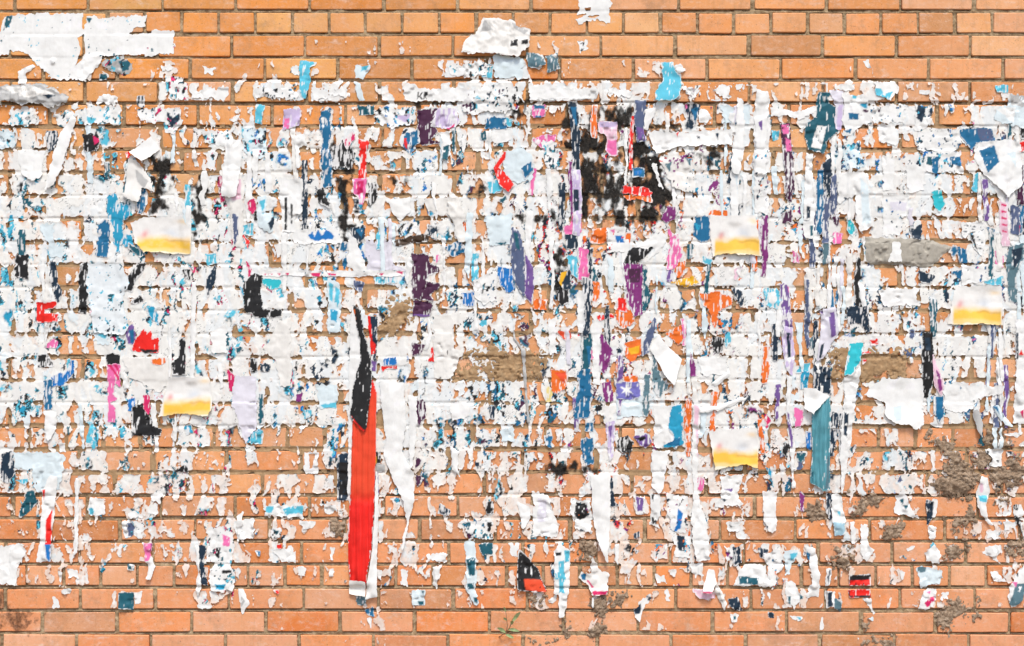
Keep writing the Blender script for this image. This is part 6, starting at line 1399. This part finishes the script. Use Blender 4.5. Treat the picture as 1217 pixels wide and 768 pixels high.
def flyer_colour(X, Y, pts, seed):
    """a printed picture: pale sky, a small pink figure, golden sand along the foot"""
    a = np.array(pts)
    x0, x1, y0, y1 = a[:, 0].min(), a[:, 0].max(), a[:, 1].min(), a[:, 1].max()
    u = (X - x0) / (x1 - x0); v = (Y - y0) / (y1 - y0)
    v = v + 0.05 * (vn(X / 7, Y / 7, seed) - .5) + 0.03 * np.sin(u * 5 + seed)
    C = np.empty(X.shape + (3,), np.float32)
    C[:] = np.array((.85, .84, .81), np.float32) * (1 - 0.05 * fbm(X, Y, 8, seed + 2, 3))[..., None]
    def put(m, c):
        C[:] = C * (1 - m[..., None]) + np.array(c, np.float32) * m[..., None]
    put(0.35 * sstep(.35, .75, v), (.85, .74, .60))
    put(0.5 * np.exp(-((u - .66) / .12) ** 2 - ((v - .48) / .13) ** 2), (.62, .70, .80))
    put(0.75 * np.exp(-((u - .22 + .15 * (v - .5)) / .055) ** 2 - ((v - .5) / .10) ** 2), (.80, .30, .30))
    put(0.55 * np.exp(-((u - .86) / .10) ** 2 - ((v - .16) / .06) ** 2), (.82, .55, .22))
    fade = 1.0 + 0.2 * math.sin(seed * 2.3)
    band = fade * sstep(.48, .74, v + .06 * (fbm(X, Y, 9, seed + 1, 3) - .5)) * (0.72 + 0.4 * fbm(X, Y, 6, seed + 4, 3, 3)) * sstep(.07, .13, u) * sstep(.985, .95, u)
    put(np.clip(1.3 * band, 0, 1), (.87, .53, .07))
    put(0.65 * band * sstep(.82, .92, v), (.86, .70, .38))
    put(0.55 * band * sstep(.5, .6, u) * np.exp(-((v - .665) / .028) ** 2), (.45, .22, .06))
    put(0.9 * sstep(.955, .985, v), (.84, .80, .66))
    return C


def scrap(col, opt, pts, prints, name, parent=None, seed=0):
    global TOP
    op = opts_of(opt)
    rag = op.get('n', 1.2)
    sl = window(pts, rag * 3 + 4)
    X, Y = XX[sl], YY[sl]
    d = sdf(pts, X, Y)
    nz = 1.5 * (fbm(X, Y, 8, seed, 3) - .5) * 2 + 1.3 * (fbm(X, Y, 2.6, seed + 2, 2, 3.4) - .5) * 2
    F = d + (0.62 * rag * nz + 0.9 if col not in PALE and col != 'F' else rag * nz)
    C = np.empty(X.shape + (3,), np.float32)
    core = np.array((.82, .82, .81), np.float32)
    if col == 'F':
        C[:] = flyer_colour(X, Y, pts, seed)
    else:
        C[:] = PAL[col]
        shade = 1 + 0.10 * (fbm(X, Y, 10, seed + 3, 3) - .5) * 2
        C *= shade[..., None]
    if col not in PALE and col != 'F':
        w = op.get('w', 0.14)
        if w > 0:
            sc = 0.70 * fbm(X, Y, 1.5, seed + 5, 2, 10, rot=.06) + 0.30 * fbm(X, Y, 6, seed + 6, 3)
            q = np.quantile(sc, min(w, .95))
            m = 0.85 * sstep(q + .03, q - .03, sc)[..., None]
            C[:] = C * (1 - m) + core * m
        rim = 0.85 * sstep(.5, .1, F - 1.3 * sstep(.58, .92, vn(X / 6, Y / 6, seed + 8)))[..., None]
        C[:] = C * (1 - rim) + core * rim
    if 'v' in op:
        st_ = fbm(X, Y, 2.2, seed + 24, 3, 70)
        C[:] = C * (0.70 + 0.55 * st_)[..., None] + 0.02 * sstep(.6, .8, st_)[..., None]
    if 'x' in op:      # rows of small print, too worn to read
        rowp = np.abs(((Y + 0.15 * X * math.sin(seed)) / op['x']) % 1 - .5)
        gate = vn(X / 1.9, np.floor(Y / op['x']) * 3.3, seed + 25) * sstep(.3, .6, fbm(X, Y, 16, seed + 26, 2) + .12)
        m = (sstep(.30, .16, rowp) * sstep(.36, .50, gate) * sstep(1.5, 3.5, F))[..., None] * 0.85
        C[:] = C * (1 - m) + PAL['sNKv'[seed % 4]] * m
    for pc, pp in prints:
        dp = sdf(pp, X, Y) + 0.6 * rag * (fbm(X, Y, 3.2, seed + 11, 2) - .5) * 2
        if pc == 'q':        # a slow change of dye along the sheet
            m = sstep(-3, 22, sdf(pp, X, Y))[..., None] * 0.8
            C[:] = C * (1 - m) + PAL['o'] * m
        elif pc == 'H':
            F = np.minimum(F, -dp)
        else:
            m = sstep(-.5, .6, dp)
            sc = fbm(X, Y, 2.0, seed + 12, 2, 4.5)
            m = (m * sstep(.18, .26, sc))[..., None]
            C[:] = C * (1 - m) + PAL[pc] * m
    iv = op.get('i', 0.0)
    if iv:
        sc = 0.5 * fbm(X, Y, 5, seed + 13, 2, 6) + 0.5 * fbm(X, Y, 2.3, seed + 15, 2, 3)
        q = np.quantile(sc, iv)
        m = sstep(q + .012, q - .012, sc)[..., None]
        C[:] = C * (1 - m) + ink_colour(X, Y, seed + 3) * m
    F[0, :] = F[-1, :] = F[:, 0] = F[:, -1] = -1
    loose = any(k in op for k in 'btlrkf')
    T0 = TOP[sl]
    base = np.maximum(blur(maxf(T0), 3 if loose else 1), T0) + 0.45
    if 's' in op or op.get('b', 0) >= 8 or col == 'F':      # hangs free of the joints behind it
        base = maxf(maxf(maxf(base)))
        base = np.maximum(blur(base, 12), T0 + .4)
    a = np.array(pts)
    x0, x1, y0, y1 = a[:, 0].min(), a[:, 0].max(), a[:, 1].min(), a[:, 1].max()
    u = np.clip((X - x0) / (x1 - x0), 0, 1); v = np.clip((Y - y0) / (y1 - y0), 0, 1)
    z = base + 0.9 * (fbm(X, Y, 7, seed + 17, 2) - .35)
    z = z + op.get('e', 1.0) * 1.0 * np.exp(-np.maximum(F, 0) / 1.4) * vn(X / 9, Y / 9, seed + 18)
    wave = 0.55 + 0.45 * np.sin(u * 6.5 + seed * 1.7) if col == 'F' else 1.0
    if 'b' in op: z = z + op['b'] * 1.25 * sstep(.35, 1.08, v) ** 1.3 * wave
    if 't' in op: z = z + op['t'] * 1.25 * sstep(.65, -.08, v)
    if 'l' in op: z = z + op['l'] * 1.25 * sstep(.6, -.08, u)
    if 'r' in op: z = z + op['r'] * 1.25 * sstep(.4, 1.08, u)
    if 'k' in op: z = z + op['k'] * 1.1 * np.sqrt(np.clip(d / max(d.max(), 1), 0, 1))
    if 'v' in op:      # vertical pleats, the dye worn along them
        ph = u * 4.3 + 1.2 * (vn(X / 40, Y / 90, seed + 22) - .5) + 0.35 * np.sin(v * 4 + seed)
        z = z + op['v'] * (np.abs(np.sin(math.pi * ph)) ** 0.7 - .5)
    if 'f' in op:
        ca = fbm(X, Y, 7, seed + 20, 2, 34, rot=0.12)
        cb = fbm(X, Y, 15, seed + 21, 2, 9, rot=0.7)
        fold = 0.6 * (1 - np.abs(2 * ca - 1)) + (0.4 if name == 'crumpled_paper' else 0.1) * (1 - np.abs(2 * cb - 1)) * 1.6
        z = z + op['f'] * 1.6 * (fold - .5)
    z = np.maximum(z, T0 + 0.3)
    o = sheet(name, F, X, Y, z, np.clip(C, 0.005, 0.86), M_PAPER, parent)
    TOP[sl] = np.where(F > 0, np.maximum(T0, z), T0)
    return o


CATS = dict(torn_poster='poster', poster_strip='paper strip', paper_scrap='paper scrap', paper_curl='paper curl', flyer='flyer',
            crumpled_paper='crumpled paper', folded_paper='folded paper')
GROUPS = dict(torn_poster='torn poster remnants on the wall', poster_strip='torn paper strips on the wall', paper_scrap='small poster scraps on the wall',
              paper_curl='curled bits of paper on the wall', flyer='picture flyers with a gold band', crumpled_paper='crumpled papers on the wall',
              folded_paper='folded papers sticking out of the wall')

entries = []
for k_, ln in enumerate(SCRAPS.strip().split('\n')):
    q = ln.split('|')
    prints = [(p[0], P_(p[2:])) for p in q[3].split(';') if p]
    entries.append((k_, q[0], q[1], P_(q[2]), prints, q[4], q[5] if len(q) > 5 else ''))

# the many small unlabelled shreds first (one mass of residue), then the flat scraps, then what hangs loose
bits = [scrap(c, op, p, pr, 'poster_shreds', None, 60 + 7 * k) for k, c, op, p, pr, nm, lb in entries if nm == '-']
rr = random.Random(5)
for k in range(185):
    zx = rr.choice([(20, 300), (300, 640), (640, 900), (640, 1010), (890, 1010), (890, 1217), (1170, 1217)])
    x = rr.uniform(*zx); L = rr.uniform(18, 85); y = rr.uniform(125, 545 - L); w = rr.uniform(1.6, 4.2)
    if any(x0 < x < x1 and y < y1 and y + L > y0 for x0, x1, y0, y1 in ((1020, 1135, 275, 325), (530, 660, 405, 460), (975, 1100, 410, 455), (440, 500, 350, 410))):
        continue
    c = rr.choice('WWWWWWIIhOWW' + {0: 'CbTW', 1: 'NTCW', 2: 'PvTNGGRmNT', 3: 'vsNBT'}[min(int(x / 310), 3)])
    pl, pr_ = [], []
    dx = rr.gauss(0, 2)
    for q in range(5):
        t = q / 4
        xx = x + dx * t + rr.gauss(0, .8); ww = w * (0.55 + 0.6 * rr.random()) * (1 - 0.3 * t ** 3)
        pl.append((xx - ww, y + L * t)); pr_.append((xx + ww, y + L * t))
    bits.append(scrap(c, 'n%.1f k%.1f w.2 e1.5' % (rr.uniform(.6, 1.2), rr.uniform(1, 3)), pl + pr_[::-1], [], 'poster_shreds', None, 5000 + 11 * k))
bits = [b for b in bits if b]
vs_, ls_, sz_, cs_ = [], [], [], []
nb = 0
for b in bits:
    me = b.data
    n = len(me.vertices)
    co = np.empty(n * 3, np.float32); me.vertices.foreach_get('co', co)
    vs_.append(co.reshape(-1, 3) + np.array(b.location, np.float32))
    li = np.empty(len(me.loops), np.int32); me.loops.foreach_get('vertex_index', li); ls_.append(li + nb)
    sz = np.empty(len(me.polygons), np.int32); me.polygons.foreach_get('loop_total', sz); sz_.append(sz)
    cc = np.empty(n * 4, np.float32); me.attributes['Col'].data.foreach_get('color', cc); cs_.append(cc)
    nb += n
    bpy.data.objects.remove(b); bpy.data.meshes.remove(me)
vs_ = np.concatenate(vs_); ls_ = np.concatenate(ls_); sz_ = np.concatenate(sz_); cs_ = np.concatenate(cs_)
me = bpy.data.meshes.new('poster_shreds')
me.vertices.add(len(vs_)); me.loops.add(len(ls_)); me.polygons.add(len(sz_))
me.vertices.foreach_set('co', vs_.ravel()); me.loops.foreach_set('vertex_index', ls_)
st_ = np.zeros(len(sz_), np.int32); st_[1:] = np.cumsum(sz_)[:-1]
me.polygons.foreach_set('loop_start', st_); me.polygons.foreach_set('loop_total', sz_)
me.update(calc_edges=True)
me.polygons.foreach_set('use_smooth', np.ones(len(sz_), bool))
at = me.attributes.new('Col', 'FLOAT_COLOR', 'POINT'); at.data.foreach_set('color', cs_)
me.materials.append(M_PAPER)
o = bpy.data.objects.new('poster_shreds', me); COL.objects.link(o)
tag(o, 'tiny printed shreds of many colours pasted between the larger scraps', 'paper', kind='stuff')

for loose in (0, 1):
    for k, c, op, p, pr, nm, lb in entries:
        if nm == '-' or not nm:
            continue
        lo = 1 if nm == 'flyer' or opts_of(op).get('b', 0) >= 5 else 0
        if lo != loose:
            continue
        o = scrap(c, op, p, pr, nm, None, 60 + 7 * k)
        if o:
            tag(o, lb, CATS[nm], GROUPS[nm])

# ------------------------------------------------------------------ things of several parts
for ln in COMPOUND.strip().split('\n'):
    q = ln.split('|')
    if q[0] == '>':
        prints = [(p[0], P_(p[2:])) for p in q[4].split(';') if p]
        c = scrap(q[1], q[2], P_(q[3]), prints, q[5], root, 900 + len(q[3]))
        if len(q) > 6 and q[6]:
            c['label'] = q[6]
    else:
        px_, py_ = P_(q[1])[0]
        root = empty(q[0], px_, py_)
        tag(root, q[2], q[3])

# ------------------------------------------------------------------ a small weed rooted in a bed joint
weed = empty('weed', 600, 756)
tag(weed, 'small green weed growing from a joint at the bottom centre of the wall', 'plant')


def add_mesh(name, vs, fs, mat, parent):
    me = bpy.data.meshes.new(name)
    me.from_pydata(vs, [], fs); me.update()
    me.polygons.foreach_set('use_smooth', np.ones(len(fs), bool))
    me.materials.append(mat)
    o = bpy.data.objects.new(name, me)
    o.parent = parent
    COL.objects.link(o)
    return o


def stem(p, r0, r1):
    vs, fs = [], []
    for k, q in enumerate(p):
        r = r0 + (r1 - r0) * k / (len(p) - 1)
        for a in range(6):
            vs.append((q[0] + r * math.cos(a * 1.0472), q[1] + r * math.sin(a * 1.0472), q[2]))
    for k in range(len(p) - 1):
        for a in range(6):
            b_ = (a + 1) % 6
            fs.append((k * 6 + a, k * 6 + b_, k * 6 + 6 + b_, k * 6 + 6 + a))
    add_mesh('stem', vs, fs, M_STEM, weed)


def leaf(p, d, L, w):
    d = Vector(d).normalized()
    s = d.cross(Vector((0, -1, 0.25))).normalized()
    nrm = s.cross(d).normalized()
    vs, fs = [], []
    N = 7
    for k in range(N):
        t = k / (N - 1)
        wd = w * math.sin(math.pi * min(t * 0.93 + 0.05, 1)) ** 0.8
        c = Vector(p) + d * (L * t) + Vector((0, -0.25 * L * t * t, -0.18 * L * t * t))
        vs += [tuple(c - s * wd), tuple(c - nrm * wd * 0.35), tuple(c + s * wd)]
    for k in range(N - 1):
        for a in range(2):
            i_ = k * 3 + a
            fs.append((i_, i_ + 1, i_ + 4, i_ + 3))
    add_mesh('leaf', vs, fs, M_LEAF, weed)


um = U
stem([(-8 * um, 0.004, -2 * um), (-4 * um, -0.012, 1.5 * um), (2 * um, -0.02, 6 * um), (6 * um, -0.024, 12 * um), (9 * um, -0.024, 22 * um)], 0.0024, 0.0012)
stem([(2 * um, -0.02, 6 * um), (3 * um, -0.026, 14 * um), (2 * um, -0.027, 24 * um), (1 * um, -0.026, 32 * um)], 0.0015, 0.0008)
leaf((9 * um, -0.024, 18 * um), (0.55, -0.2, 1), 20 * um, 2.2 * um)
leaf((8 * um, -0.024, 15 * um), (0.1, -0.6, 0.8), 10 * um, 2.0 * um)
leaf((4 * um, -0.022, 9 * um), (1, -0.3, 0.15), 14 * um, 1.9 * um)
leaf((1 * um, -0.02, 5 * um), (-0.9, -0.4, 0.95), 15 * um, 2.1 * um)
leaf((1 * um, -0.02, 3 * um), (1.0, -0.5, -0.1), 11 * um, 1.8 * um)
leaf((2 * um, -0.027, 20 * um), (-0.5, -0.5, 0.8), 8 * um, 1.4 * um)
leaf((1 * um, -0.026, 30 * um), (-0.25, -0.2, 1), 9 * um, 1.2 * um)
